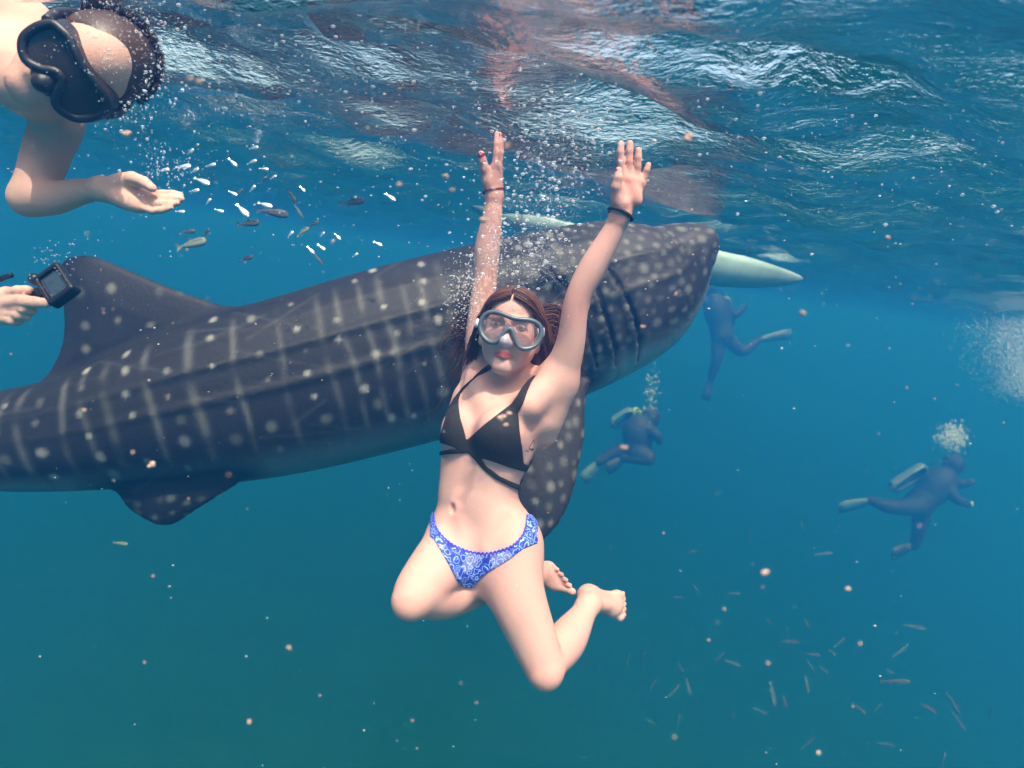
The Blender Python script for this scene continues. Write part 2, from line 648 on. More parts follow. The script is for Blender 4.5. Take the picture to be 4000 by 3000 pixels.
# ---------------------------------------------------------------- materials of people
def skin_mat(name, base, pink, freckle=0.0):
    m, nt, out = new_mat(name)
    b = node(nt, 'ShaderNodeBsdfPrincipled', Roughness=0.6)
    b.inputs['Specular IOR Level'].default_value = 0.12
    at = node(nt, 'ShaderNodeAttribute', attribute_name='tint')
    tc = node(nt, 'ShaderNodeTexCoord')
    n1 = node(nt, 'ShaderNodeTexNoise', Scale=9.0, Detail=4.0)
    n2 = node(nt, 'ShaderNodeTexNoise', Scale=260.0, Detail=3.0)
    for n in (n1, n2):
        nt.links.new(tc.outputs['Object'], n.inputs['Vector'])
    r1 = node(nt, 'ShaderNodeMapRange'); r1.inputs['From Min'].default_value = .35; r1.inputs['From Max'].default_value = .68
    nt.links.new(n1.outputs[0], r1.inputs['Value'])
    mx = node(nt, 'ShaderNodeMix', data_type='RGBA')
    mx.inputs['A'].default_value = (*base, 1); mx.inputs['B'].default_value = (*pink, 1)
    nt.links.new(r1.outputs[0], mx.inputs['Factor'])
    mu = node(nt, 'ShaderNodeMix', data_type='RGBA', blend_type='MULTIPLY'); mu.inputs['Factor'].default_value = 1.0
    nt.links.new(mx.outputs['Result'], mu.inputs['A']); nt.links.new(at.outputs['Color'], mu.inputs['B'])
    vr = node(nt, 'ShaderNodeTexVoronoi', Scale=55.0)
    nt.links.new(tc.outputs['Object'], vr.inputs['Vector'])
    r2 = node(nt, 'ShaderNodeMapRange'); r2.inputs['From Min'].default_value = .06; r2.inputs['From Max'].default_value = .10
    r2.inputs['To Min'].default_value = freckle; r2.inputs['To Max'].default_value = 0.0
    nt.links.new(vr.outputs['Distance'], r2.inputs['Value'])
    mf = node(nt, 'ShaderNodeMix', data_type='RGBA'); mf.inputs['B'].default_value = (base[0] * .45, base[1] * .33, base[2] * .25, 1)
    nt.links.new(r2.outputs[0], mf.inputs['Factor']); nt.links.new(mu.outputs['Result'], mf.inputs['A'])
    nt.links.new(mf.outputs['Result'], b.inputs['Base Color'])
    bp = node(nt, 'ShaderNodeBump', Strength=0.22, Distance=0.003)
    nt.links.new(n2.outputs[0], bp.inputs['Height']); nt.links.new(bp.outputs[0], b.inputs['Normal'])
    b.inputs['Subsurface Weight'].default_value = SSS
    b.inputs['Subsurface Radius'].default_value = (0.012, 0.004, 0.002)
    b.inputs['Subsurface Scale'].default_value = 1.0
    nt.links.new(b.outputs[0], out.inputs['Surface'])
    return m
SSS = 0.0
SKIN = skin_mat('skin', (0.59, 0.345, 0.28), (0.65, 0.325, 0.265), 0.35)
SKIN_M = skin_mat('tanned_skin', (0.60, 0.37, 0.28), (0.62, 0.34, 0.26))
NAIL = simple_mat('red_nail', (0.45, 0.01, 0.02), rough=0.2, vary=0.05)

def hair_mat(name, dark, light):
    m, nt, out = new_mat(name)
    b = node(nt, 'ShaderNodeBsdfPrincipled', Roughness=0.45)
    b.inputs['Specular IOR Level'].default_value = 0.35
    at = node(nt, 'ShaderNodeAttribute', attribute_name='shade')
    mx = node(nt, 'ShaderNodeMix', data_type='RGBA')
    mx.inputs['A'].default_value = (*dark, 1); mx.inputs['B'].default_value = (*light, 1)
    nt.links.new(at.outputs['Fac'], mx.inputs['Factor'])
    nt.links.new(mx.outputs['Result'], b.inputs['Base Color'])
    nt.links.new(b.outputs[0], out.inputs['Surface'])
    return m

def cr(c, x, y):
    """zoomed-crop pixel -> photograph pixel"""
    return (c[0] + x / 2.212, c[1] + y / 2.212)
C1, C2, C3, C4 = (1500, 1000), (1500, 1600), (1500, 2050), (1700, 450)

def hit(tree, px, py, d0, d1, n=400):
    """first point where the sight line through a pixel meets the sculpted surface"""
    q = Q(px, py, 1.0)
    ds = np.linspace(d0, d1, 60)
    v = ev(tree, ds[:, None] * q)
    i = np.argmax(v < 0) if (v < 0).any() else int(np.argmin(v))
    if i == 0 or v[i] > 0:
        return ds[i] * q
    t = v[i - 1] / (v[i - 1] - v[i])
    return (ds[i - 1] + (ds[i] - ds[i - 1]) * t) * q

def grad(tree, p, e=0.002):
    D = np.array([(e, 0, 0), (-e, 0, 0), (0, e, 0), (0, -e, 0), (0, 0, e), (0, 0, -e)])
    v = ev(tree, np.asarray(p)[None] + D)
    return unit((v[0] - v[1], v[2] - v[3], v[4] - v[5]))

class Loft(Leaf):
    """torso: elliptic sections over height z; rows (z, cx, cy, half breadth, half depth, yaw degrees)"""
    def __init__(s, rows, p=2.3, cap=0.03):
        r = np.array(sorted(rows, key=lambda q: q[0]), float)
        zz = np.linspace(r[0, 0], r[-1, 0], 160)
        # smooth interpolation of every column
        from_ = r[:, 0]
        t = np.interp(zz, from_, np.arange(len(r)))
        c = bez(r, 1600)
        o = np.argsort(c[:, 0]); c = c[o]
        s.z = zz
        s.T = np.stack([np.interp(zz, c[:, 0], c[:, k]) for k in range(1, 6)], 1)
        s.p, s.cap = p, cap
        s.z0, s.z1 = r[0, 0], r[-1, 0]
    def f(s, X):
        z = X[:, 2]
        cx, cy, a, b, yw = (np.interp(z, s.z, s.T[:, k]) for k in range(5))
        yw = np.radians(yw)
        dx, dy = X[:, 0] - cx, X[:, 1] - cy
        u = dx * np.cos(yw) - dy * np.sin(yw)          # her left (picture right)
        v = -dx * np.sin(yw) - dy * np.cos(yw)         # her front
        k = ((np.abs(u) / a) ** s.p + (np.abs(v) / b) ** s.p) ** (1 / s.p)
        d = (k - 1) * np.minimum(a, b) * 0.95
        e = np.maximum(s.z0 - z, z - s.z1)
        return np.maximum(d, e - s.cap) if s.cap <= 0 else -smin(-d, -e, s.cap)

def finger(pts, r0, r1, k=.003):
    n = len(pts)
    rr = np.linspace(r0, r1, n)
    return U(k, *chain(pts, rr))

def nail_obj(p_tip, p_prev, out_dir, r, parent, mat=None, ln=0.011):
    """small curved nail lying on the back of a finger tip"""
    ax = unit(np.asarray(p_tip) - np.asarray(p_prev))
    o = unit(out_dir - ax * (np.asarray(out_dir) @ ax))
    s = np.cross(ax, o)
    V, F = [], []
    na, nb = 7, 7
    for i in range(na):
        t = i / (na - 1) * 2 - 1
        for j in range(nb):
            w = (j / (nb - 1) * 2 - 1) * math.sqrt(max(0.05, 1 - abs(t) ** 3.0))
            ang = w * 1.0
            V.append(np.asarray(p_tip) - ax * ln * .35 + ax * ln * .62 * t + (r * 1.03) * (math.cos(ang) * o + math.sin(ang) * s))
    V2 = [v - o * 0.0022 for v in V]
    n = len(V)
    for i in range(na - 1):
        for j in range(nb - 1):
            a = i * nb + j
            F.append((a, a + 1, a + nb + 1, a + nb)); F.append((n + a, n + a + nb, n + a + nb + 1, n + a + 1))
    for i in range(na - 1):
        for j in (0, nb - 1):
            a = i * nb + j
            F.append((a, a + nb, n + a + nb, n + a))
    for j in range(nb - 1):
        for i in (0, na - 1):
            a = i * nb + j
            F.append((a, a + 1, n + a + 1, n + a))
    ob = mesh_obj('fingernail', to_world(V + V2), F, mat or NAIL)
    set_parent(ob, parent)
    return ob

def foot_tree(ankle, heel, ball, toe_dir, lat, up, s=1.0, big_first=True, curl=0.0):
    """ankle, heel, ball of the foot (centre); lat points from big toe to little toe; up = top of the foot"""
    ankle, heel, ball = (np.asarray(v, float) for v in (ankle, heel, ball))
    toe_dir, lat, up = unit(toe_dir), unit(lat), unit(up)
    mid = (heel + ball) / 2
    parts = [Ell(heel, (.026 * s,) * 3),
             Cap(ankle, heel, .030 * s, .026 * s),
             Cap(heel, ball - lat * .022 * s, .024 * s, .019 * s, (up, .8)),
             Cap(heel, ball + lat * .026 * s, .024 * s, .014 * s, (up, .8)),
             Cap(ankle, ball + up * .010 * s, .030 * s, .020 * s, (up, .8)),
             Cap(ball - lat * .024 * s, ball + lat * .028 * s, .019 * s, .014 * s, (up, .85))]
    body = U(.022 * s, *parts)
    toes, tips = [], []
    spec = ((-.031, .046, .0125, .0115), (-.011, .046, .0085, .0078), (.005, .041, .008, .0072), (.020, .034, .0075, .0068), (.034, .025, .0072, .0068))
    for off, ln, ra, rb in spec:
        b = ball + lat * off * s + toe_dir * .008 * s - up * .004 * s
        m = b + toe_dir * ln * .55 * s + up * .004 * s
        t = b + toe_dir * ln * s - up * (.004 + curl * .02) * s
        toes.append(U(.002, Cap(b, m, ra * s, ra * .92 * s), Cap(m, t, ra * .92 * s, rb * s)))
        tips.append((t, m, rb * s))
    return U(.006 * s, body, U(0, *toes)), tips

# ---------------------------------------------------------------- the swimmer in the middle
def px_of(X):
    return W0 / 2 + FPX * X[:, 0] / X[:, 1], H0 / 2 - FPX * X[:, 2] / X[:, 1]

def woman_tree():
    zz = lambda py, d=1.76: (1500 - py) / FPX * d
    xx = lambda px, d=1.76: (px - 2000) / FPX * d
    rows = [  # z, cx, cy, half breadth, half depth, yaw
        (zz(2300), xx(1880), 1.775, .100, .085, 22),
        (zz(2200), xx(1886), 1.775, .134, .100, 22),
        (zz(2110), xx(1887), 1.775, .140, .096, 24),
        (zz(2050), xx(1886), 1.77, .136, .090, 26),
        (zz(1990), xx(1876), 1.765, .122, .084, 29),
        (zz(1930), xx(1866), 1.765, .111, .080, 32),
        (zz(1870), xx(1874), 1.77, .115, .082, 34),
        (zz(1790), xx(1896), 1.775, .128, .090, 35),
        (zz(1700), xx(1922), 1.785, .138, .097, 35),
        (zz(1610), xx(1953), 1.795, .140, .096, 34),
        (zz(1540), xx(1985), 1.80, .128, .078, 33),
        (zz(1480), xx(2003), 1.805, .095, .056, 32),
        (zz(1440), xx(2005), 1.81, .062, .045, 30)]
    torso = Loft(rows)
    cyaw = math.radians(34)
    fr = np.array((-math.sin(cyaw), -math.cos(cyaw), 0))
    rt = np.array((math.cos(cyaw), -math.sin(cyaw), 0))
    # breasts
    cb = np.array((xx(1925), 1.785, zz(1690)))
    bl = Ell(cb - rt * .048 + fr * .070 + np.array((0, 0, .004)), (.058, .056, .066), (rt, fr, (0, 0, 1)))
    br = Ell(cb + rt * .074 + fr * .074 + np.array((0, 0, .004)), (.062, .060, .068), (rt, fr, (0, 0, 1)))
    # shoulders and lats towards the raised arms
    shL, shR = Q(1880, 1455, 1.875), Q(2178, 1490, 1.725)
    elL, elR = Q(1894, 1100, 1.86), Q(2254, 1175, 1.64)
    wrL, wrR = Q(1930, 765, 1.80), Q(2420, 848, 1.585)
    chestL, chestR = Q(1850, 1600, 1.83), Q(2110, 1620, 1.74)
    armL = Tube([shL, Q(1872, 1300, 1.87), elL, Q(1904, 970, 1.84), Q(1924, 840, 1.81), wrL], (.048, .0375, .0335, .0352, .0265, .0208))
    armR = U(.012, Tube([shR, Q(2226, 1350, 1.68), elR, Q(2312, 1050, 1.62), Q(2383, 925, 1.60), wrR], (.051, .0370, .0315, .0335, .0268, .0218)),
             Ell(Q(2280, 1190, 1.655), (.0145, .0145, .0145)))
    lat = [Cap(chestL, shL, .055, .046), Cap(chestR, shR, .058, .050),
           Cap(Q(2130, 1700, 1.76), Q(2150, 1560, 1.745), .030, .045),
           Cap(Q(1790, 1690, 1.85), Q(1830, 1560, 1.85), .030, .040)]
    # pectoral fold in front of each armpit, collar bones, neck
    neck = Cap(Q(1995, 1545, 1.82), Q(1993, 1400, 1.795), .054, .047)
    pecs = [Cap(Q(1900, 1580, 1.74), Q(1868, 1465, 1.84), .036, .030), Cap(Q(2065, 1580, 1.67), Q(2160, 1480, 1.70), .038, .034)]
    coll = [Cap(Q(1968, 1530, 1.745), Q(1895, 1500, 1.81), .009, .010), Cap(Q(2010, 1536, 1.735), Q(2120, 1500, 1.72), .009, .011)]
    trap = [Cap(Q(1995, 1470, 1.83), shL, .036, .03), Cap(Q(2000, 1480, 1.82), shR, .036, .034)]
    upper = U(.030, torso, bl, br, *lat, *pecs, neck, *trap)
    upper = U(.018, upper, *coll)
    # ---- legs
    hipL, hipR = Q(1775, 2135, 1.75), Q(1992, 2150, 1.71)
    knL, knR = Q(1612, 2340, 1.56), Q(2126, 2605, 1.64)
    anL, anR = Q(2062, 2245, 1.93), Q(2298, 2362, 1.90)
    thL = Tube([hipL, Q(1702, 2225, 1.67), Q(1638, 2300, 1.60), knL], (.080, .071, .058, .048))
    thR = Tube([hipR, Q(2015, 2310, 1.68), Q(2085, 2500, 1.655), knR], (.083, .0725, .0585, .0495))
    cfL = Tube([knL + np.array((.010, .015, -.004)), Q(1745, 2335, 1.70), Q(1900, 2290, 1.82), anL], (.045, .052, .042, .029))
    cfR = Tube([knR + np.array((.014, .014, .004)), Q(2210, 2505, 1.76), Q(2268, 2415, 1.85), anR], (.043, .052, .037, .029))
    knee = [Ell(knL + np.array((-.006, -.012, -.004)), (.040, .040, .042)), Ell(knR + np.array((.004, -.014, -.010)), (.040, .038, .042))]
    butt = [Ell(Q(1800, 2150, 1.86), (.085, .08, .09)), Ell(Q(1985, 2160, 1.82), (.085, .08, .09))]
    legL = U(.010, thL, cfL, knee[0]); legR = U(.010, thR, cfR, knee[1])
    pelvis = U(.045, upper, butt[0], butt[1], legL)
    body = U(.045, pelvis, legR)
    # ---- feet
    fr_, tipsR = foot_tree(anR, Q(2298, 2325, 1.945), Q(2400, 2358, 1.985), Q(2457, 2391, 2.0) - Q(2400, 2358, 1.985),
                           np.array((.35, .55, .75)), np.array((.25, -.55, -.6)), 0.95, curl=.5)
    fl_, tipsL = foot_tree(anL, Q(2050, 2222, 1.985), Q(2155, 2250, 1.96), Q(2198, 2264, 1.95) - Q(2155, 2250, 1.96),
                           np.array((-.38, .05, .92)), np.array((.10, .95, 0)), 0.95)
    body = U(.02, body, U(0, fr_, fl_))
    # ---- arms join last so that they do not melt into the head
    body = U(.024, body, U(0, armL, armR))
    # ---- open hand, palm to the lens (picture right)
    D = 1.575
    q = lambda x, y, d=D: Q(*cr(C4, x, y), d)
    fings, nails = [], []
    spec = [((1612, 500), (1603, 400), (1600, 320), (1605, 252), .0100, .0082, 1.555),
            ((1672, 492), (1674, 400), (1678, 310), (1684, 246), .0101, .0082, 1.560),
            ((1738, 528), (1746, 440), (1754, 365), (1756, 305), .0096, .0078, 1.565),
            ((1785, 595), (1808, 530), (1828, 475), (1842, 428), .0085, .0066, 1.575)]
    for a, b, c, e, r0, r1, d in spec:
        pts = [q(*a, d + .010), q(*b, d + .002), q(*c, d - .004), q(*e, d - .006)]
        fings.append(finger(pts, r0, r1))
        nails.append((pts[-1], pts[-2], np.array((.1, 1, 0)), r1))
    thumb = finger([q(1580, 740, 1.566), q(1566, 620, 1.548), q(1582, 540, 1.540), q(1584, 474, 1.540)], .0155, .0078)
    nails.append((q(1584, 474, 1.540), q(1582, 540, 1.540), np.array((-1, -.1, 0)), .0080))
    wr = wrR
    n_ = (np.array((.05, 1, 0)), .82)
    palm = U(.012, Cap(wr, q(1612, 505, 1.572), .020, .0115), Cap(wr, q(1672, 497, 1.574), .020, .0118),
             Cap(wr, q(1736, 530, 1.577), .020, .0112), Cap(wr, q(1782, 598, 1.582), .020, .0105),
             Ell(q(1600, 710, 1.562), (.020, .017, .032)), Ell(q(1722, 670, 1.572), (.016, .015, .034), ((1, 0, .35), (0, 1, 0), (-.35, 0, 1))),
             Cap(q(1625, 540, 1.567), q(1760, 575, 1.573), .0095, .009))
    palm = Sub(.012, palm, Ell(q(1668, 640, 1.547), (.013, .012, .022)))
    handR = U(.006, palm, U(0, U(.003, *fings[:1]), *fings[1:], thumb))
    # ---- edge-on hand (picture left): thumb towards the left, palm turned away
    D2 = 1.79
    h = lambda x, y, d=D2: Q(*cr(C4, x, y), d)
    fL = [finger([h(522, 440, 1.772), h(532, 330, 1.766), h(533, 245, 1.766), h(535, 165, 1.770)], .0105, .0080),
          finger([h(535, 430, 1.792), h(548, 320, 1.790), h(553, 240, 1.794), h(555, 170, 1.800)], .0102, .0080),
          finger([h(542, 440, 1.812), h(556, 340, 1.814), h(563, 275, 1.820), h(568, 205, 1.826)], .0098, .0076),
          finger([h(545, 460, 1.830), h(560, 380, 1.836), h(570, 315, 1.842), h(578, 240, 1.846)], .0085, .0066),
          # a bent joint peeping out behind the index
          ]
    thumbL = finger([h(455, 560, 1.785), h(432, 470, 1.770), h(412, 400, 1.762), h(398, 335, 1.758)], .0150, .0088)
    palmL = U(.012, Cap(wrL, h(522, 445, 1.776), .021, .0125), Cap(wrL, h(537, 440, 1.795), .021, .0125), Cap(wrL, h(544, 450, 1.815), .020, .012),
              Cap(wrL, h(548, 470, 1.833), .019, .011), Ell(h(465, 560, 1.785), (.020, .020, .030)), Cap(h(455, 560, 1.785), h(510, 470, 1.776), .014, .009))
    handL = U(.006, palmL, U(0, *fL, thumbL))
    nl = [(h(535, 165, 1.770), h(533, 245, 1.766), np.array((1, .25, 0)), .0080), (h(555, 170, 1.800), h(553, 240, 1.794), np.array((1, .1, 0)), .0080),
          (h(568, 205, 1.826), h(563, 275, 1.820), np.array((1, -.2, 0)), .0076), (h(578, 240, 1.846), h(570, 315, 1.842), np.array((1, -.3, 0)), .0066),
          (h(398, 335, 1.758), h(412, 400, 1.762), np.array((-.12, -1, .05)), .0104)]
    hands = U(0, handR, handL)
    # ---- head
    hc = Q(1993, 1303, 1.752)
    hu = unit((.15, .06, .985)); hf = unit(np.array((-.075, -.99, .09)))
    hf = unit(hf - hu * (hf @ hu)); hr = np.cross(hf, hu) * -1
    hr = unit(np.cross(hu, hf)); 
    if hr[0] < 0: hr = -hr
    L = lambda x, y, z: hc + hr * x + hf * y + hu * z
    ax = (hr, hf, hu)
    head = U(.018, Ell(L(0, -.018, .028), (.073, .092, .086), ax), Ell(L(0, .022, -.034), (.060, .066, .079), ax),
             Cap(L(-.045, .0, -.045), L(-.014, .054, -.092), .023, .017), Cap(L(.047, .0, -.045), L(.014, .054, -.092), .023, .017),
             Ell(L(0, .060, -.092), (.022, .018, .018), ax),
             Ell(L(-.036, .055, -.026), (.025, .024, .026), ax), Ell(L(.036, .055, -.026), (.025, .024, .026), ax),
             Ell(L(0, .052, .052), (.050, .032, .040), ax))
    head = U(.010, head, Cap(L(0, .084, .016), L(0, .100, -.022), .007, .011), Ell(L(-.011, .092, -.027), (.008,) * 3), Ell(L(.011, .092, -.027), (.008,) * 3),
             Cap(L(-.045, .074, .026), L(-.010, .084, .024), .008, .008), Cap(L(.045, .074, .026), L(.010, .084, .024), .008, .008))
    head = Sub(.010, head, Ell(L(-.031, .092, .010), (.017, .014, .010), ax), Ell(L(.031, .092, .010), (.017, .014, .010), ax))
    lipu = U(.004, Cap(L(-.023, .077, -.066), L(-.006, .0855, -.0630), .0025, .0042), Cap(L(-.006, .0855, -.0630), L(.006, .0855, -.0630), .0042, .0042), Cap(L(.006, .0855, -.0630), L(.023, .077, -.066), .0042, .0025))
    lipl = U(.004, Cap(L(-.021, .077, -.0685), L(0, .0850, -.0722), .003, .0052), Cap(L(0, .0850, -.0722), L(.021, .077, -.0685), .0052, .003))
    head = U(.004, head, lipu, lipl)
    head = Sub(.003, head, Cap(L(-.022, .084, -.0672), L(0, .0925, -.0672), .0014, .0020), Cap(L(0, .0925, -.0672), L(.022, .084, -.0672), .0020, .0014),
               Ell(L(0, .088, -.084), (.020, .006, .005), ax))
    ears = U(.006, *[Sub(.004, Ell(L(s * .074, -.010, -.012), (.010, .018, .030), ax), Ell(L(s * .083, -.004, -.010), (.006, .009, .017), ax)) for s in (-1, 1)])
    head = U(.006, head, ears)
    body = U(.022, body, head)
    body = U(.010, body, hands)
    # navel, crease of the elbow, groove down the belly
    nv = Q(1767, 1985, 1.68)
    pre = body
    nh = hit(pre, 1767, 1985, 1.55, 1.80)
    # shallow groove down the belly, hollows beside the hip bones, kneecap hollows
    gr = []
    for x, y in ((1822, 1830), (1800, 1890), (1782, 1945)):
        p = hit(pre, x, y, 1.5, 1.9)
        gr.append(p - unit(p) * .013)
    soft = [Tube(gr, (.012, .0155, .012), 30)]
    for (x0, y0), (x1, y1) in (((1990, 2030), (1915, 2120)), ((1745, 2050), (1775, 2120))):
        a_, b_ = hit(pre, x0, y0, 1.5, 1.9), hit(pre, x1, y1, 1.5, 1.9)
        soft.append(Cap(a_ - unit(a_) * .016, b_ - unit(b_) * .016, .017, .018))
    body = Sub(.022, body, *soft)
    body = Sub(.008, body, Ell(nh, (.006, .012, .011)))
    info = dict(hc=hc, hr=hr, hf=hf, hu=hu, L=L, lipu=lipu, lipl=lipl, wrL=wrL, wrR=wrR, nails=nails + nl, tipsR=tipsR, tipsL=tipsL, handR=handR, handL=handL,
                feet=U(0, fr_, fl_), knees=knee, elR=elR, elL=elL, rows=rows, torso=torso)
    return body, info

def build_woman():
    tree, I = woman_tree()
    root = empty('person', wp(Q(1887, 2110, 1.77)))
    tag(root, 'woman in black bikini top and blue patterned bottoms raising both arms, clear diving mask on', 'person')
    body, V = sdf_obj('body', tree, (-.42, 1.36, -.80), (.42, 2.12, .66), .0032, SKIN, root, keep=1.9, relax=6,
                      weight=lambda V: np.clip(np.minimum((np.linalg.norm(V - I['hc'], axis=1) - .10) / .04, np.minimum((.44 - V[:, 2]) / .04, np.maximum((V[:, 2] + .545) / .03, (2.0 - 2 * V[:, 0] - V[:, 1]) / .05))), .12, 1))
    n = len(V)
    tint = np.ones((n, 3))
    def blend(w, rgb):
        w = np.clip(w, 0, 1)[:, None]
        tint[:] = tint * (1 - w) + np.array(rgb) * tint * w
    near = np.linalg.norm(V - I['hc'], axis=1) < .16
    dl = np.full(n, 9.0); dl[near] = np.minimum(ev(I['lipu'], V[near]), ev(I['lipl'], V[near]))
    blend(1 - dl / .0016, (1.02, .42, .42))
    L, hr, hf, hu = I['L'], I['hr'], I['hf'], I['hu']
    loc = (V - I['hc']) @ np.stack([hr, hf, hu], 1)
    # eyebrows and darkened skin round the eyes of the face behind the mask
    for s in (-1, 1):
        q = np.full(n, 9.0)
        q[near] = poly_sd(loc[near, 0] * s, loc[near, 2], [(.012, .026), (.034, .033), (.052, .026), (.034, .027), (.012, .021)])
        q[loc[:, 1] < .04] = 9
        blend(.9 - q / .002, (.30, .22, .2))
        q = np.where((loc[:, 1] > .05) & near, np.hypot((loc[:, 0] - s * .031) / 1.5, loc[:, 2] - .009), 9)
        blend(1.1 - q / .012, (.62, .52, .52))
    # flush on cheeks, hands and soles
    for s in (-1, 1):
        blend(.35 * np.exp(-(np.linalg.norm(V - L(s * .04, .06, -.03), axis=1) / .03) ** 2), (1, .72, .70))
    dh = np.full(n, 9.0)
    up = V[:, 2] > .30
    dh[up] = ev(U(0, I['handR'], I['handL']), V[up])
    blend((dh < .004) * .45, (1.02, .80, .78))
    lo = V[:, 2] < -.40
    df = np.full(n, 9.0); df[lo] = ev(I['feet'], V[lo])
    blend((df < .004) * .25, (1.05, .95, .93))
    for kn in I['knees']:
        blend(.42 * np.exp(-(np.linalg.norm(V - kn.c - np.array((0, -.03, 0)), axis=1) / .045) ** 2), (1.0, .80, .76))
    for el in (I['elR'], I['elL']):
        blend(.3 * np.exp(-(np.linalg.norm(V - el, axis=1) / .05) ** 2), (1.0, .82, .78))
    rq = np.random.default_rng(2)
    for _ in range(90):
        c = V[rq.integers(n)]
        blend(rq.uniform(-.16, .22) * np.exp(-(np.linalg.norm(V - c, axis=1) / rq.uniform(.02, .06)) ** 2).clip(0, 1), (1.0, .84, .80))
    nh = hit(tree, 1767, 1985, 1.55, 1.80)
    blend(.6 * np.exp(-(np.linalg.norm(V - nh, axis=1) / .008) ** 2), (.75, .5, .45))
    set_color(body, 'tint', tint)
    for p_tip, p_prev, od, r in I['nails']:
        nail_obj(p_tip, p_prev, od, r, root)
    for tips in (I['tipsR'],):
        for i, (t, m_, r) in enumerate(tips):
            o = nail_obj(t, m_, np.array((.25, -.55, -.6)), r, root, ln=.008 if i else .012)
            o.name = 'toenail'
    build_bikini(tree, I, root)
    build_mask(I, root)
    build_woman_hair(I, root, tree)
    build_bracelets(tree, I, root)
    ink = simple_mat('tattoo_ink', (.05, .035, .04), rough=.8)
    for pts in (((1298, 256), (1275, 290), (1252, 332), (1275, 340), (1292, 345), (1296, 300), (1298, 256)), ((1224, 348), (1235, 357), (1250, 358), (1262, 338), (1275, 352), (1290, 350), (1284, 335), (1268, 345))):
        p = np.array([hit(tree, *cr(C2, x, y), 1.45, 1.95) for x, y in bez(np.array(pts, float), 26)])
        p = p - (p / np.linalg.norm(p, axis=1)[:, None]) * .0002
        tube_obj('tattoo', p, .0008, ink, root, 5)
    return tree, I, root

BLACK = simple_mat('black_fabric', (0.012, 0.010, 0.010), rough=0.85, vary=0.3, scale=300, bump=0.15)

def paisley_mat():
    m, nt, out = new_mat('blue_paisley')
    b = node(nt, 'ShaderNodeBsdfPrincipled', Roughness=0.6)
    tc = node(nt, 'ShaderNodeTexCoord')
    n0 = node(nt, 'ShaderNodeTexNoise', Scale=40.0, Detail=2.0)
    nt.links.new(tc.outputs['Object'], n0.inputs['Vector'])
    add = node(nt, 'ShaderNodeVectorMath', operation='MULTIPLY_ADD')
    add.inputs[1].default_value = (.024, .024, .024)
    nt.links.new(n0.outputs['Color'], add.inputs[0]); nt.links.new(tc.outputs['Object'], add.inputs[2])
    vo = node(nt, 'ShaderNodeTexVoronoi', Scale=52.0)
    nt.links.new(add.outputs[0], vo.inputs['Vector'])
    wv = node(nt, 'ShaderNodeMath', operation='MULTIPLY'); wv.inputs[1].default_value = 19.0
    nt.links.new(vo.outputs['Distance'], wv.inputs[0])
    sn = node(nt, 'ShaderNodeMath', operation='SINE')
    nt.links.new(wv.outputs[0], sn.inputs[0])
    cr_ = node(nt, 'ShaderNodeValToRGB')
    e = cr_.color_ramp.elements
    e[0].position, e[0].color = 0.0, (0.012, 0.022, 0.30, 1)
    e[1].position, e[1].color = 1.0, (0.42, 0.55, 0.80, 1)
    k = cr_.color_ramp.elements.new(.5); k.color = (0.022, 0.065, 0.48, 1)
    k = cr_.color_ramp.elements.new(.86); k.color = (0.06, 0.17, 0.62, 1)
    mr = node(nt, 'ShaderNodeMapRange'); mr.inputs['From Min'].default_value = -1.0
    nt.links.new(sn.outputs[0], mr.inputs['Value'])
    nt.links.new(mr.outputs[0], cr_.inputs['Fac'])
    # a few cream patches
    v2 = node(nt, 'ShaderNodeTexVoronoi', Scale=17.0)
    nt.links.new(add.outputs[0], v2.inputs['Vector'])
    sp = node(nt, 'ShaderNodeSeparateColor'); nt.links.new(v2.outputs['Color'], sp.inputs[0])
    gt = node(nt, 'ShaderNodeMath', operation='GREATER_THAN'); gt.inputs[1].default_value = .82
    nt.links.new(sp.outputs[0], gt.inputs[0])
    half = node(nt, 'ShaderNodeMath', operation='MULTIPLY'); half.inputs[1].default_value = .22
    nt.links.new(gt.outputs[0], half.inputs[0])
    mx = node(nt, 'ShaderNodeMix', data_type='RGBA'); mx.inputs['B'].default_value = (.62, .58, .60, 1)
    nt.links.new(half.outputs[0], mx.inputs['Factor']); nt.links.new(cr_.outputs['Color'], mx.inputs['A'])
    nt.links.new(mx.outputs['Result'], b.inputs['Base Color'])
    nt.links.new(b.outputs[0], out.inputs['Surface'])
    return m

def shell(tree, polys, grow, front=None, extra=None):
    """cloth: the body's surface grown by a few millimetres, cut to outlines"""
    def fn(X):
        px, py = px_of(X)
        d = np.full(len(X), 9.0)
        for poly in polys:
            d = np.minimum(d, poly_sd(px, py, poly) / FPX * X[:, 1])
        if front is not None:
            c, f, lim = front
            d = np.maximum(d, -((X - c) @ f) - lim)
        if extra is not None:
            d = np.minimum(d, extra(X))
        return d
    return Shell(tree, fn, grow)

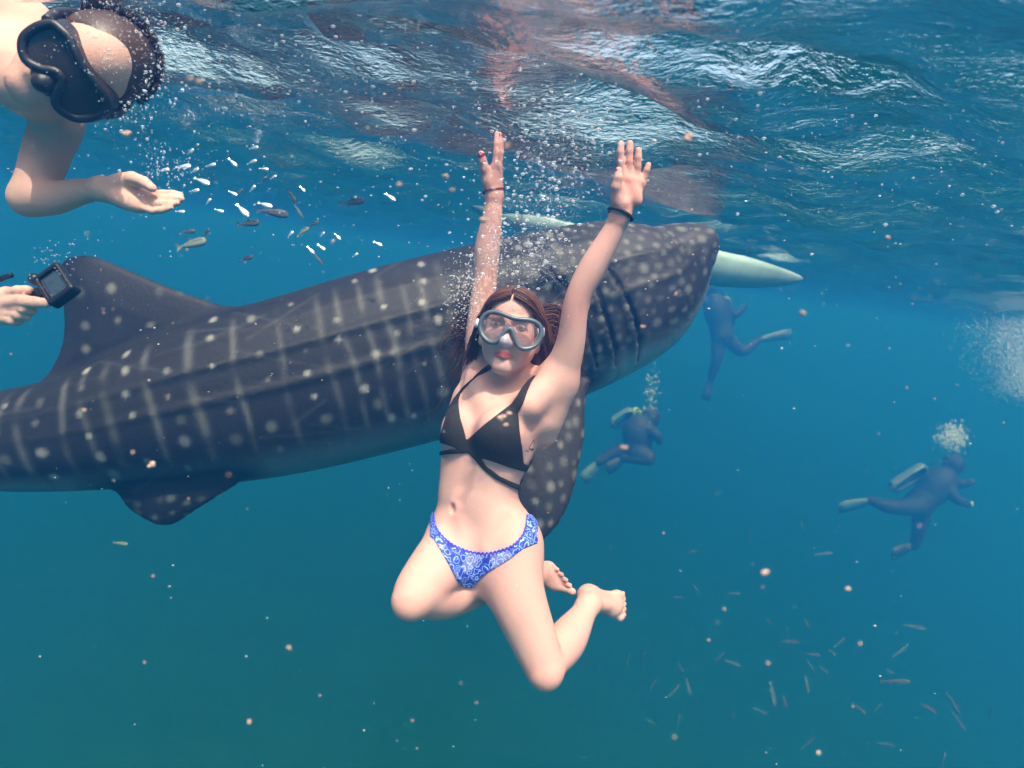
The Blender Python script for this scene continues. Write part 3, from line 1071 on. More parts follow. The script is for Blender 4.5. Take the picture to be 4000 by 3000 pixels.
def build_bikini(tree, I, root):
    c1 = lambda *p: [cr(C1, *q) for q in p]
    c2 = lambda *p: [cr(C2, *q) for q in p]
    left = c1((905, 935), (835, 985), (770, 1050), (670, 1140), (600, 1230), (545, 1330), (505, 1480), (470, 1610)) + c2((470, 283), (620, 332), (740, 385), (800, 330)) + \
        c1((715, 1597), (690, 1500), (660, 1400), (645, 1300), (645, 1240), (665, 1180), (720, 1110), (800, 1040), (935, 968))
    right = c1((1310, 1030), (1275, 1085), (1240, 1170), (1205, 1270), (1160, 1350), (1172, 1500), (1190, 1640)) + c2((1193, 310), (1208, 465), (1290, 495), (1290, 560), (1200, 532), (1080, 500), (960, 457), (840, 420), (770, 400), (700, 350)) + \
        c1((712, 1594), (860, 1460), (990, 1360), (1100, 1275), (1150, 1205), (1195, 1130), (1240, 1075), (1300, 1025))
    s1 = c2((590, 338), (680, 345), (745, 378), (640, 380), (540, 387), (430, 405), (425, 372), (520, 352))
    s2 = c2((700, 340), (830, 410), (885, 490), (1000, 575), (1090, 618), (1200, 660), (1180, 705), (1090, 665), (960, 600), (860, 520), (780, 430))
    cyaw = math.radians(34)
    fr = np.array((-math.sin(cyaw), -math.cos(cyaw), 0))
    cc = Q(1925, 1680, 1.79)
    zb = [(1500 - y) / FPX * 1.8 for y in (1775, 1800, 1860, 1885)]
    def back(X):
        v = (X - cc) @ fr
        z = X[:, 2]
        d = np.minimum(np.abs(z - (1500 - 1800) / FPX * 1.8) - .012, np.abs(z - (1500 - 1875) / FPX * 1.8) - .008)
        return np.maximum(d, np.maximum(v + .012, np.hypot(X[:, 0] - cc[0], X[:, 1] - cc[1]) - .19))
    lo, hi = (-.26, 1.55, -.30), (.16, 1.95, .06)
    o, _ = sdf_obj('bikini_top', shell(tree, [left, right, s1, s2], .0042, (cc, fr, .012), back), lo, hi, .0030, BLACK, root, keep=2.4)
    o['label'] = 'black bikini top with crossed straps'
    bot = c2((400, 885), (432, 885), (446, 1000), (475, 1060), (525, 1120), (600, 1180), (700, 1222), (800, 1247), (900, 1250), (1000, 1228), (1100, 1190), (1180, 1120), (1222, 1030), (1235, 905), (1330, 905),
             (1330, 1150), (1292, 1165), (1200, 1203), (1090, 1292), (1000, 1345), (900, 1405), (835, 1452), (800, 1500), (760, 1540), (690, 1540), (630, 1470), (590, 1400), (560, 1340), (520, 1270), (470, 1190), (430, 1120), (395, 1090))
    hy = math.radians(24)
    hf = np.array((-math.sin(hy), -math.cos(hy), 0))
    hcn = Q(1887, 2130, 1.775)
    def back2(X):
        px, py = px_of(X)
        v = (X - hcn) @ hf
        return np.maximum(np.maximum(v + .01, (2010 - py) / FPX * 1.8), np.maximum((py - 2210) / FPX * 1.8, (px - 2100) / FPX * 1.8))
    o, _ = sdf_obj('bikini_bottoms', shell(tree, [bot], .0040, (hcn, hf, .02), back2), (-.26, 1.44, -.58), (.12, 2.02, -.32), .0030, paisley_mat(), root, keep=2.4)
    o['label'] = 'blue and white paisley bikini bottoms'
    # scalloped trim along the waist edge
    trim = simple_mat('blue_trim', (0.03, 0.04, 0.50), rough=.6, vary=.3, scale=120)
    edge = bez(c2((428, 895), (440, 1000), (470, 1062), (522, 1122), (600, 1182), (700, 1226), (800, 1250), (900, 1254), (1000, 1231), (1100, 1192), (1180, 1122), (1224, 1030), (1240, 912)), 400)
    L = np.concatenate([[0], np.cumsum(np.linalg.norm(np.diff(edge, axis=0), axis=1))])
    nsc = 34
    path = []
    for s in np.linspace(0, L[-1], nsc * 6 + 1):
        x, y = np.interp(s, L, edge[:, 0]), np.interp(s, L, edge[:, 1])
        ph = s / L[-1] * nsc * math.pi
        p = hit(tree, x, y - 11 * abs(math.sin(ph)) + 3, 1.55, 1.95)
        path.append(p - unit(p) * .004)
    o = tube_obj('scalloped_trim', np.array(path), .0024, trim, root, 6)

def build_mask(I, root):
    L, hr, hf, hu, hc = (I[k] for k in ('L', 'hr', 'hf', 'hu', 'hc'))
    c0 = L(-.002, .112, .006)
    def onplane(x, y, off=0.0):
        px, py = cr(C1, x, y)
        d = Q(px, py, 1.0)
        n = hf
        t = ((c0 + n * off) @ n) / (d @ n)
        return d * t
    out_c = [(905, 487), (855, 520), (828, 585), (832, 645), (860, 700), (905, 738), (945, 746), (980, 728), (1015, 690), (1045, 652), (1068, 632), (1088, 628), (1108, 645), (1124, 685), (1140, 735), (1160, 775), (1195, 798),
             (1245, 796), (1295, 775), (1330, 735), (1350, 685), (1357, 635), (1338, 588), (1295, 560), (1240, 548), (1180, 545), (1120, 537), (1060, 515), (1005, 493), (955, 483)]
    P3 = np.array([onplane(*p) for p in out_c])
    n = len(P3)
    # resample smoothly, closed; curve the frame slightly back at both temples
    ext = np.vstack([P3[-3:], P3, P3[:3]])
    sm = bez(ext, (n + 6) * 8)
    a = 3 * (n + 6) * 8 // (n + 5); b_ = a + n * (n + 6) * 8 // (n + 5)
    ring = sm[a:b_]
    def bow(p, k=2.2):
        u = (p - c0) @ hr
        return p - hf * (k * u ** 2)[:, None]
    ring = bow(ring)
    frame_m = simple_mat('grey_mask_frame', (0.072, 0.095, 0.115), rough=.35, vary=.1)
    mr = empty('diving_mask', wp(c0))
    set_parent(mr, root)
    mr.location = wp(c0); mr.matrix_parent_inverse = Matrix.Translation(root.location).inverted()
    def par(o):
        o.parent = mr
        o.matrix_parent_inverse = (Matrix.Translation(mr.location)).inverted()
        return o
    def tube(name, path, r, m, **kw):
        return par(tube_obj(name, path, r, m, None, **kw))
    tube('mask_frame', ring, .0060, frame_m, sides=10, closed=True)
    ctr = ring.mean(0)
    # lens
    m, nt, out = new_mat('mask_lens')
    tr = node(nt, 'ShaderNodeBsdfTransparent', Color=(.95, .90, .92, 1))
    gl = node(nt, 'ShaderNodeBsdfGlossy', Roughness=.05)
    lw = node(nt, 'ShaderNodeFresnel', IOR=1.35)
    df = node(nt, 'ShaderNodeBsdfDiffuse', Color=(.66, .52, .56, 1))
    tc = node(nt, 'ShaderNodeTexCoord'); no = node(nt, 'ShaderNodeTexNoise', Scale=28.0, Detail=5.0)
    nt.links.new(tc.outputs['Object'], no.inputs['Vector'])
    r = node(nt, 'ShaderNodeMapRange'); r.inputs['From Min'].default_value = .35; r.inputs['From Max'].default_value = .75
    r.inputs['To Min'].default_value = .05; r.inputs['To Max'].default_value = .17
    nt.links.new(no.outputs[0], r.inputs['Value'])
    m1 = node(nt, 'ShaderNodeMixShader'); m2 = node(nt, 'ShaderNodeMixShader')
    nt.links.new(r.outputs[0], m1.inputs[0]); nt.links.new(tr.outputs[0], m1.inputs[1]); nt.links.new(df.outputs[0], m1.inputs[2])
    nt.links.new(lw.outputs[0], m2.inputs[0]); nt.links.new(m1.outputs[0], m2.inputs[1]); nt.links.new(gl.outputs[0], m2.inputs[2])
    nt.links.new(m2.outputs[0], out.inputs['Surface'])
    bm = bmesh.new()
    vs = [bm.verts.new(wp(p)) for p in ring[::3]]
    f = bm.faces.new(vs)
    bmesh.ops.triangulate(bm, faces=[f])
    me = bpy.data.meshes.new('lens'); bm.to_mesh(me); bm.free(); me.materials.append(m)
    o = bpy.data.objects.new('lens', me); col.objects.link(o); par(o)
    # clear silicone skirt: from the frame back to the face
    ms, nt, out = new_mat('clear_silicone')
    tr = node(nt, 'ShaderNodeBsdfTransparent', Color=(.93, .90, .93, 1))
    pr = node(nt, 'ShaderNodeBsdfPrincipled', Roughness=.25); pr.inputs['Base Color'].default_value = (.80, .74, .78, 1)
    mx = node(nt, 'ShaderNodeMixShader'); mx.inputs[0].default_value = .28
    nt.links.new(tr.outputs[0], mx.inputs[1]); nt.links.new(pr.outputs[0], mx.inputs[2]); nt.links.new(mx.outputs[0], out.inputs['Surface'])
    rows = []
    for t, grow in ((0, .97), (.35, 1.0), (.7, 1.02), (1, 1.06)):
        rows.append(ctr + (ring - ctr) * grow - hf * (.034 * t) - hf * (1.3 * t * (((ring - ctr) @ hr) ** 2))[:, None] * 3)
    Vv = np.concatenate(rows); k = len(ring)
    F = [(i * k + j, i * k + (j + 1) % k, (i + 1) * k + (j + 1) % k, (i + 1) * k + j) for i in range(3) for j in range(k)]
    par(mesh_obj('skirt', to_world(Vv), F, ms))
    # nose pocket
    nose = U(.010, Cap(L(.001, .088, .004), L(.0, .107, -.034), .0085, .0145), Ell(L(-.013, .096, -.038), (.011, .012, .010), (hr, hf, hu)), Ell(L(.013, .096, -.038), (.011, .012, .010), (hr, hf, hu)))
    mn, nt, out = new_mat('milky_silicone')
    tr = node(nt, 'ShaderNodeBsdfTransparent', Color=(.95, .92, .94, 1))
    pr = node(nt, 'ShaderNodeBsdfPrincipled', Roughness=.22); pr.inputs['Base Color'].default_value = (.70, .60, .63, 1)
    mx = node(nt, 'ShaderNodeMixShader'); mx.inputs[0].default_value = .5
    nt.links.new(tr.outputs[0], mx.inputs[1]); nt.links.new(pr.outputs[0], mx.inputs[2]); nt.links.new(mx.outputs[0], out.inputs['Surface'])
    c = L(0, .11, -.01)
    o, _ = sdf_obj('nose_pocket', nose, c - .05, c + .05, .0018, mn); par(o)
    # strap round the head
    st = simple_mat('white_strap', (.72, .70, .74), rough=.4, vary=.08)
    pts = [L(.079, .080, .004), L(.085, .05, .008), L(.088, .0, .016), L(.075, -.06, .024), L(.0, -.125, .03), L(-.075, -.06, .024), L(-.088, 0, .016), L(-.085, .05, .008), L(-.079, .080, .004)]
    path = bez(pts, 60)
    g = tube_geo(path, .012, 10, squash=None)
    Vv = g[0].copy()
    # flatten into a band: thin across the head
    for i in range(60):
        cpt = path[i]
        rad = unit(cpt - hc - hu * ((cpt - hc) @ hu))
        for j in range(10):
            off = Vv[i * 10 + j] - cpt
            Vv[i * 10 + j] = cpt + off - rad * (off @ rad) * .82
    par(mesh_obj('strap', to_world(Vv), [tuple(f) for f in g[1]] + [c[:3] for c in g[2]], st))
    # eyes behind the glass
    wht = simple_mat('eye_white', (.34, .29, .28), rough=.3, vary=.03)
    iris = simple_mat('iris', (.03, .02, .015), rough=.2, vary=.1)
    for s in (-1, 1):
        c = L(s * .031, .072, .009)
        eb, _ = sdf_obj('eye', Ell(c, (.0125, .0112, .0072), (hr, hf, hu)), c - .016, c + .016, .0012, wht, root)
        c2 = c + hf * .0088
        ib, _ = sdf_obj('iris', Ell(c2, (.0058, .0040, .0055), (hr, hf, hu)), c2 - .008, c2 + .008, .0008, iris)
        ib.parent = eb; ib.matrix_parent_inverse = Matrix.Translation(root.location).inverted() @ Matrix.Identity(4)
        ib.matrix_parent_inverse = eb.matrix_parent_inverse.inverted() @ Matrix.Translation(-root.location)

def strands(name, paths, r0, mat, parent, sides=4):
    """many tapering hair strands joined into one mesh with a shade attribute"""
    Vs, Fs, sh = [], [], []
    base = 0
    for p in paths:
        p = np.asarray(p)
        n = len(p)
        rr = r0 * (0.55 + .6 * nrng.random()) * np.clip(1.25 - np.linspace(0, 1.15, n) ** 2.2, .12, 1)
        V, F, caps = tube_geo(p, rr, sides)
        Vs.append(V); Fs.append(F + base); base += len(V)
        sh.append(np.full(len(V), nrng.random()))
    o = mesh_np(name, to_world(np.concatenate(Vs)), np.concatenate(Fs), mat)
    set_float(o, 'shade', np.concatenate(sh))
    if parent is not None:
        set_parent(o, parent)
    return o

def build_woman_hair(I, root, tree):
    L, hr, hf, hu, hc = (I[k] for k in ('L', 'hr', 'hf', 'hu', 'hc'))
    hm = hair_mat('auburn_hair', (.028, .010, .006), (.17, .055, .032))
    rs = np.random.default_rng(3)
    paths = []
    # scalp hair parted in the middle, swept down over the temples and back
    loc = []
    for i in range(1700):
        s = -1 if rs.random() < .5 else 1
        t = rs.random() ** .85
        y0 = .080 - .16 * t                    # along the parting, front to back
        z0 = .112 - 3.3 * max(0, y0 - .0) ** 2 - 6.0 * max(0, -y0 - .03) ** 2 - .014 * max(0, y0) / .08
        lift = .003 + .012 * rs.random() ** 1.5
        fl = rs.random()
        w = .076 + lift
        base = np.array((s * .003, y0, z0))
        m1 = np.array((s * .036, y0 * .92 + .002, z0 - .010 - .06 * max(0, y0)))
        m2 = np.array((s * (w * .86), y0 * .62 - .004, .050 - .10 * max(0, y0)))
        m3 = np.array((s * (w + .004), y0 * .35 - .022, .004 + rs.normal(0, .006)))
        if s > 0:
            end = np.array((w + .012 + .03 * fl, -.055 - .04 * rs.random(), -.050 - .05 * rs.random()))
            e2 = end + np.array((.012 + .016 * rs.normal(), -.03, -.035 + .025 * rs.normal()))
        else:
            end = np.array((-w - .010 - .02 * fl, -.065 - .05 * rs.random(), -.03 - .05 * rs.random()))
            e2 = end + np.array((-.016 + .015 * rs.normal(), -.03, -.03 + .03 * rs.normal()))
        p = bez(np.array([base, m1, m2, m3, end, e2]), 18)
        p[:, :] += np.cumsum(rs.normal(0, .0006, p.shape), 0)
        loc.append((p, lift))
    # keep every lock outside the skull
    ell = U(.02, Ell((0, -.018, .028), (.073, .092, .086)), Ell((0, .052, .052), (.050, .032, .040)), Ell((0, .022, -.034), (.058, .066, .078)))
    A = np.concatenate([p for p, _ in loc]); lf = np.repeat([l for _, l in loc], 18)
    e = .002
    for it in range(3):
        d = ev(ell, A)
        g = np.stack([ev(ell, A + np.eye(3)[k] * e) - ev(ell, A - np.eye(3)[k] * e) for k in range(3)], 1)
        g /= np.linalg.norm(g, axis=1)[:, None] + 1e-9
        A = A + g * np.maximum(lf - d, 0)[:, None]
    for i in range(len(loc)):
        q = A[i * 18:(i + 1) * 18]
        paths.append(hc + q[:, :1] * hr + q[:, 1:2] * hf + q[:, 2:] * hu)
    # loose locks floating to the right and behind
    for i in range(1000):
        s = 1 if rs.random() < .66 else -1
        a = rs.random()
        st_ = np.array((s * (.045 + .03 * rs.random()), -.05 - .04 * rs.random(), .095 - .10 * a))
        sw = rs.random()
        if s > 0:
            p1 = st_ + np.array((.036 + .014 * sw, -.018, .010 * (1 - a)))
            p2 = p1 + np.array((.016 + .014 * sw, -.010, -.045 - .03 * sw))
            p3 = p2 + np.array((.004 + .014 * rs.normal(), -.01, -.060 + .012 * rs.normal()))
            p4 = p3 + np.array((-.006 + .018 * rs.normal(), -.01, -.035 + .02 * rs.normal()))
        else:
            p1 = st_ + np.array((-.018, -.03, .0))
            p2 = p1 + np.array((-.026 - .012 * sw, -.06, -.03 - .02 * sw))
            p3 = p2 + np.array((-.012 + .012 * rs.normal(), -.05, -.025 + .012 * rs.normal()))
            p4 = p3 + np.array((.004 + .012 * rs.normal(), -.02, -.022 + .02 * rs.normal()))
        n = 14
        ph = rs.random() * 1.2
        p = bez([st_, p1, p2, p3, p4], n)
        p[:, 0] += .006 * np.sin(np.linspace(0, 7, n) + ph) * np.linspace(0, 1, n)
        paths.append(hc + p[:, :1] * hr + p[:, 1:2] * hf + p[:, 2:] * hu)
    # thin frizz flaring out past both arms
    for i in range(420):
        s = 1 if rs.random() < .5 else -1
        st_ = np.array((s * (.06 + .03 * rs.random()), -.07 - .04 * rs.random(), .07 - .12 * rs.random()))
        out = np.array((s * (.05 + .05 * rs.random()), -.05 - .05 * rs.random(), .02 + .05 * rs.normal()))
        n = 14
        p = bez([st_, st_ + out * .5 + (0, 0, .012), st_ + out, st_ + out * 1.25 + (rs.normal(0, .012), -.01, -.03 - .02 * rs.random()), st_ + out * 1.15 + (rs.normal(0, .02), -.02, -.05 - .03 * rs.random())], n)
        p += (.004 * np.sin(np.linspace(0, 9, n) + rs.random() * 6) * np.linspace(0, 1, n))[:, None]
        paths.append(hc + p[:, :1] * hr + p[:, 1:2] * hf + p[:, 2:] * hu)
    o = strands('hair', paths, .0016, hm, root)
    o['label'] = 'long auburn hair drifting round her head'
    # solid under-layer so that the scalp does not show through
    ax = (hr, hf, hu)
    under = Sub(.012, U(.02, Ell(L(0, -.028, .033), (.081, .093, .088), ax), Ell(L(.075, -.065, -.01), (.036, .04, .075), ax), Ell(L(-.06, -.085, -.0), (.035, .045, .06), ax)),
                Ell(L(0, .095, -.005), (.074, .090, .092), ax))
    c = L(0, -.03, .0)
    u, V = sdf_obj('hair_mass', under, c - .19, c + .19, .003, hm, root, keep=2.2)
    set_float(u, 'shade', .15 + .25 * nrng.random(len(V)))

def build_bracelets(tree, I, root):
    red = simple_mat('red_cord', (.28, .03, .02), rough=.7, vary=.3, scale=200)
    blk = simple_mat('black_cord', (.015, .013, .013), rough=.8, vary=.3, scale=200, bump=.3)
    def ring(c, axis, r, tube, mat, label, wob=.0):
        axis = unit(axis); u = unit(np.cross(axis, (.3, .9, .1))); v = np.cross(axis, u)
        a = np.linspace(0, 2 * math.pi, 48, endpoint=False)
        path = []
        for t in a:
            d = math.cos(t) * u + math.sin(t) * v
            s = np.linspace(0.006, .05, 60)
            X = c + d * s[:, None]
            val = ev(tree, X)
            k = np.argmax(val > 0)
            path.append(c + d * (s[k] + tube * .7) + axis * wob * math.sin(2 * t))
        o = tube_obj('bracelet', np.array(path), tube, mat, None, 7, closed=True)
        tag(o, label, 'bracelet')
    c = Q(*cr(C4, 508, 655), 1.797)
    ring(c, np.array((-.25, 0, 1)), .03, .0020, red, 'thin red cord bracelet on the wrist at left of the picture', .002)
    c = Q(*cr(C4, 1600, 858), 1.586)
    ring(c, np.array((.45, 0, 1)), .03, .0042, blk, 'black braided bracelet on the wrist of the open palm')

# ---------------------------------------------------------------- whale shark
class Spine(Leaf):
    """long animal: rows (centre xyz, half height up, half height down, half width)"""
    def __init__(s, rows, n=150, ridges=()):
        c = bez(np.asarray(rows, float), n)
        s.c, s.hu, s.hd, s.w = c[:, :3], c[:, 3], c[:, 4], c[:, 5]
        s.t = np.gradient(s.c, axis=0)
        s.h = np.linalg.norm(s.t, axis=1) + 1e-9
        s.t = s.t / s.h[:, None]
        s.arc = np.concatenate([[0], np.cumsum(np.linalg.norm(np.diff(s.c, axis=0), axis=1))])
        up = np.array((0, 0, 1.0))
        s.n = up - s.t * (s.t @ up)[:, None]
        s.n /= np.linalg.norm(s.n, axis=1)[:, None]
        s.s = np.cross(s.t, s.n)
        s.ridges = ridges
    def local(s, X):
        i = np.empty(len(X), int)
        c32 = s.c.astype(np.float32); k = (c32 * c32).sum(1)[None]
        for a in range(0, len(X), 20000):
            i[a:a + 20000] = np.argmin(k - 2 * (X[a:a + 20000].astype(np.float32) @ c32.T), 1)
        q = X - s.c[i]
        t = np.einsum('ij,ij->i', q, s.t[i])
        tc = np.clip(t, -s.h[i] * .6, s.h[i] * .6)
        v = np.einsum('ij,ij->i', q, s.n[i]); w = np.einsum('ij,ij->i', q, s.s[i])
        u = i + tc / s.h[i]
        return u, v, w, t - tc
    def f(s, X):
        u, v, w, over = s.local(X)
        ix = np.arange(len(s.c))
        hu, hd, hw = (np.interp(u, ix, a) for a in (s.hu, s.hd, s.w))
        h = np.where(v > 0, hu, hd)
        for fr, amp, wd in s.ridges:
            hw = hw + amp * np.exp(-((v / h - fr) / wd) ** 2) * np.clip((hu - .2) / .15, 0, 1)
        p = 2.15
        k = ((np.abs(v) / h) ** p + (np.abs(w) / hw) ** p) ** (1 / p)
        d = (k - 1) * np.minimum(h, hw)
        return np.where(np.abs(over) > 1e-6, np.hypot(np.maximum(d, 0), over) + np.minimum(d, 0), d)

class Fin(Leaf):
    """flat fin: outline in the plane (o, e1, e2), thickest t0 inside, sharp at the rim"""
    def __init__(s, pts3, t0, width, nrm):
        P3 = np.asarray(pts3, float)
        s.o = P3.mean(0); s.n = unit(nrm)
        s.e1 = unit(np.cross(s.n, (0.02, 0.01, 1.0))); s.e2 = np.cross(s.n, s.e1)
        q = bez(np.vstack([P3, P3[:1]]), len(P3) * 2) - s.o
        s.poly = np.stack([q @ s.e1, q @ s.e2], 1)
        s.t0, s.wd = t0, width
        s.rad = np.linalg.norm(q, axis=1).max()
    def bound(s, C):
        return np.linalg.norm(C - s.o, axis=1) - s.rad
    def f(s, X):
        q = X - s.o
        out = np.linalg.norm(q, axis=1) - s.rad
        m = out < .12
        if m.any():
            qq = q[m]
            sd = poly_sd(qq @ s.e1, qq @ s.e2, s.poly)
            z = np.abs(qq @ s.n)
            th = s.t0 * np.sqrt(np.clip(-sd / s.wd, 0, 1)) + .004
            out[m] = np.where(sd < 0, z - th, np.hypot(sd, np.maximum(z - .004, 0)))
        return out

def shark_mat():
    m, nt, out = new_mat('whale_shark_skin')
    b = node(nt, 'ShaderNodeBsdfPrincipled', Roughness=0.55)
    b.inputs['Specular IOR Level'].default_value = 0.25
    at = node(nt, 'ShaderNodeAttribute', attribute_name='tint')
    tc = node(nt, 'ShaderNodeTexCoord')
    n1 = node(nt, 'ShaderNodeTexNoise', Scale=3.0, Detail=7.0, Roughness=.65)
    n2 = node(nt, 'ShaderNodeTexNoise', Scale=60.0, Detail=4.0)
    for n in (n1, n2):
        nt.links.new(tc.outputs['Object'], n.inputs['Vector'])
    mr = node(nt, 'ShaderNodeMapRange'); mr.inputs['To Min'].default_value = .55; mr.inputs['To Max'].default_value = 1.45
    nt.links.new(n1.outputs[0], mr.inputs['Value'])
    sc = node(nt, 'ShaderNodeVectorMath', operation='SCALE')
    nt.links.new(at.outputs['Color'], sc.inputs[0]); nt.links.new(mr.outputs[0], sc.inputs['Scale'])
    nt.links.new(sc.outputs[0], b.inputs['Base Color'])
    bp = node(nt, 'ShaderNodeBump', Strength=.25, Distance=.006)
    nt.links.new(n2.outputs[0], bp.inputs['Height']); nt.links.new(bp.outputs[0], b.inputs['Normal'])
    nt.links.new(b.outputs[0], out.inputs['Surface'])
    return m

def build_shark():
    prof = [(-1900, 1712, 1742, 3.3, .02), (-1500, 1690, 1760, 3.22, .05), (-900, 1640, 1820, 3.1, .12), (-400, 1590, 1878, 3.0, .18), (0, 1530, 1915, 2.95, .235), (250, 1478, 1918, 2.95, .275), (500, 1392, 1910, 2.97, .315),
            (750, 1290, 1900, 3.0, .345), (950, 1216, 1880, 3.03, .36), (1200, 1146, 1835, 3.08, .375), (1500, 1058, 1762, 3.14, .385), (1800, 982, 1680, 3.2, .39), (2100, 915, 1590, 3.26, .395),
            (2300, 878, 1505, 3.3, .40), (2480, 860, 1415, 3.33, .39), (2600, 862, 1290, 3.36, .36), (2690, 872, 1135, 3.38, .33), (2745, 888, 1058, 3.4, .28), (2778, 918, 1022, 3.41, .20), (2792, 948, 1000, 3.413, .10), (2796, 968, 984, 3.415, .03)]
    rows = []
    for px, t, b_, d, w in prof:
        px = px - max(0, px - 2300) * .15      # the near cheek bulges past the axis
        k = d / FPX
        cpx = t + (b_ - t) * .46
        # keep the silhouette: the outline is seen at the depth of the body's axis
        c = Q(px, cpx, d)
        rows.append((*c, (cpx - t) * k, (b_ - cpx) * k, w))
    sp = Spine(rows, ridges=((.62, .012, .05), (.30, .014, .045), (-.08, .012, .045)))
    dq = lambda d: (lambda pts: [Q(x, y, d) for x, y in pts])
    dorsal = Fin(dq(2.97)([(980, 1235), (860, 1192), (760, 1158), (678, 1129), (560, 1080), (452, 1034), (375, 1004), (316, 998), (271, 1007), (240, 1040), (240, 1110), (250, 1190), (255, 1260), (250, 1327), (222, 1410), (172, 1492), (230, 1490), (320, 1470), (420, 1500), (640, 1420), (860, 1330)]), .045, .16, (0, 1, 0))
    pelvic = Fin(dq(2.88)([(440, 1840), (470, 1930), (500, 1985), (550, 2022), (600, 2050), (640, 2058), (690, 2042), (745, 2005), (827, 1952), (930, 1880), (900, 1800), (650, 1780)]), .04, .12, (0, 1, .12))
    pec = [(2300, 1495, 3.02), (2288, 1560, 2.99), (2285, 1640, 2.96), (2280, 1720, 2.94), (2266, 1790, 2.92), (2240, 1916, 2.88), (2192, 2029, 2.85), (2133, 2097, 2.83), (2085, 2128, 2.82), (2045, 2105, 2.83), (2012, 2030, 2.86), (1990, 1930, 2.88), (1955, 1800, 2.92), (1920, 1660, 2.96), (1920, 1540, 3.0), (2120, 1440, 3.06)]
    pectoral = Fin([Q(*p) for p in pec], .05, .14, np.cross(Q(*pec[8]) - Q(*pec[0]), Q(*pec[0]) - Q(*pec[13])))
    pec2 = Fin([Q(x - 190, y - 170, 3.75 + (y - 1500) / 600 * .3) for x, y, _ in pec], .05, .14, (0.1, 1, .3))
    tail = Fin(dq(3.3)([(-1650, 1700), (-1850, 1500), (-2100, 1150), (-2330, 900), (-2300, 1050), (-2180, 1350), (-2080, 1600), (-2070, 1740), (-2120, 1900), (-2200, 2060), (-2050, 2000), (-1880, 1860), (-1700, 1770)]), .035, .15, (0, 1, 0))
    dorsal2 = Fin(dq(3.05)([(-480, 1620), (-640, 1560), (-760, 1480), (-830, 1470), (-850, 1560), (-900, 1660), (-700, 1700)]), .03, .12, (0, 1, 0))
    tree = U(.05, sp, U(0, dorsal, pelvic, tail, dorsal2), U(0, pectoral, pec2))
    # five gill slits: dark grooves behind raised flaps
    base = tree
    gl = [[(2376, 1050), (2410, 1100), (2444, 1162), (2471, 1229), (2488, 1300), (2495, 1356), (2490, 1408)],
          [(2318, 1095), (2340, 1150), (2363, 1234), (2390, 1324), (2402, 1370), (2403, 1425)],
          [(2262, 1180), (2282, 1270), (2300, 1320), (2318, 1380), (2331, 1432)],
          [(2205, 1190), (2222, 1280), (2240, 1350), (2262, 1440)],
          [(2140, 1040), (2165, 1080), (2205, 1118), (2225, 1150)]]
    cuts, lips = [], []
    for g in gl:
        cen = [hit(base, x, y, 2.6, 3.6) for x, y in bez(g, 12)]
        pc = [c + unit(c) * .004 for c in cen]
        n = len(pc)
        cuts.append(Tube(pc, .005 + .011 * np.sin(np.linspace(.25, math.pi - .25, n)), 50))
        pl = [hit(base, x - 17, y + 4, 2.6, 3.6) + unit(c) * .012 for (x, y), c in zip(bez(g, 12), cen)]
        lips.append(Tube(pl, .012 + .018 * np.sin(np.linspace(.2, math.pi - .2, n)), 50))
    tree = Sub(.008, U(.018, tree, *lips), *cuts)
    # a crease where the fin's free tip lies along the back
    lo, hi = (-5.6, 2.3, -1.0), (1.15, 4.3, 1.0)
    root = empty('whale_shark', wp(Q(1500, 1410, 3.14)))
    tag(root, 'whale shark with pale spots swimming to the right behind the woman', 'shark')
    o, V = sdf_obj('body', tree, lo, hi, .012, shark_mat(), root, keep=2.3, relax=2)
    # colouring: dark back, pale belly, spots in columns with faint bars between, small dense spots on head and fins
    u, v, w, _ = sp.local(V)
    ix = np.arange(len(sp.c))
    arc = np.interp(u, ix, sp.arc)
    h = np.where(v > 0, np.interp(u, ix, sp.hu), np.interp(u, ix, sp.hd))
    fv = v / h
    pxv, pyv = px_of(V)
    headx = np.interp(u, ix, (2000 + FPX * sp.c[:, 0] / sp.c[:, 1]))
    rs = np.random.default_rng(21)
    n = len(V)
    dark = np.array((.0155, .0132, .013)); pale = np.array((.13, .14, .14)); spotc = np.array((.30, .29, .25))
    onfin = ev(sp, V) > .05
    sm = lambda a, b, x: np.clip((x - a) / (b - a), 0, 1) ** 2 * (3 - 2 * np.clip((x - a) / (b - a), 0, 1))
    belly = sm(-.58, -.88, fv) * ~onfin * np.clip((np.minimum(ev(pectoral, V), ev(pelvic, V)) - .04) / .12, 0, 1)
    col_ = dark * (1 - belly[:, None]) + pale * belly[:, None]
    lift = np.exp(-((fv - .30) / .03) ** 2) * .5 + np.exp(-((fv + .08) / .03) ** 2) * .35 + np.exp(-((fv - .62) / .03) ** 2) * .5
    spot = np.zeros(n)
    # columns along the trunk
    side = np.where(w > 0, 1, -1)
    pitch = .088
    pts, rad, amp = [], [], []
    amax = sp.arc[-1]
    a0 = np.interp(2020, np.interp(ix, ix, 2000 + FPX * sp.c[:, 0] / sp.c[:, 1]), sp.arc)
    ac = .2
    cols = []
    while ac < a0 + .25:
        cols.append(ac); ac += pitch * rs.uniform(.9, 1.12)
    for j, ac in enumerate(cols):
        hh = np.interp(ac, sp.arc, sp.hu); hd = np.interp(ac, sp.arc, sp.hd)
        ph = rs.uniform(0, 6.28); am = rs.uniform(.003, .010)
        wave = lambda z: ac + am * np.sin(z * 7 + ph) + .05 * z
        if j % 2 == 0 or rs.random() < .12:
            z = -hd * .8 + rs.uniform(0, .08)
            while z < hh * .97:
                if rs.random() < .72:
                    pts.append((wave(z) + rs.normal(0, .014), z)); rad.append(rs.uniform(.010, .022) * (1.15 if z < 0 else .85)); amp.append(rs.uniform(.15, .95))
                z += rs.uniform(.07, .125)
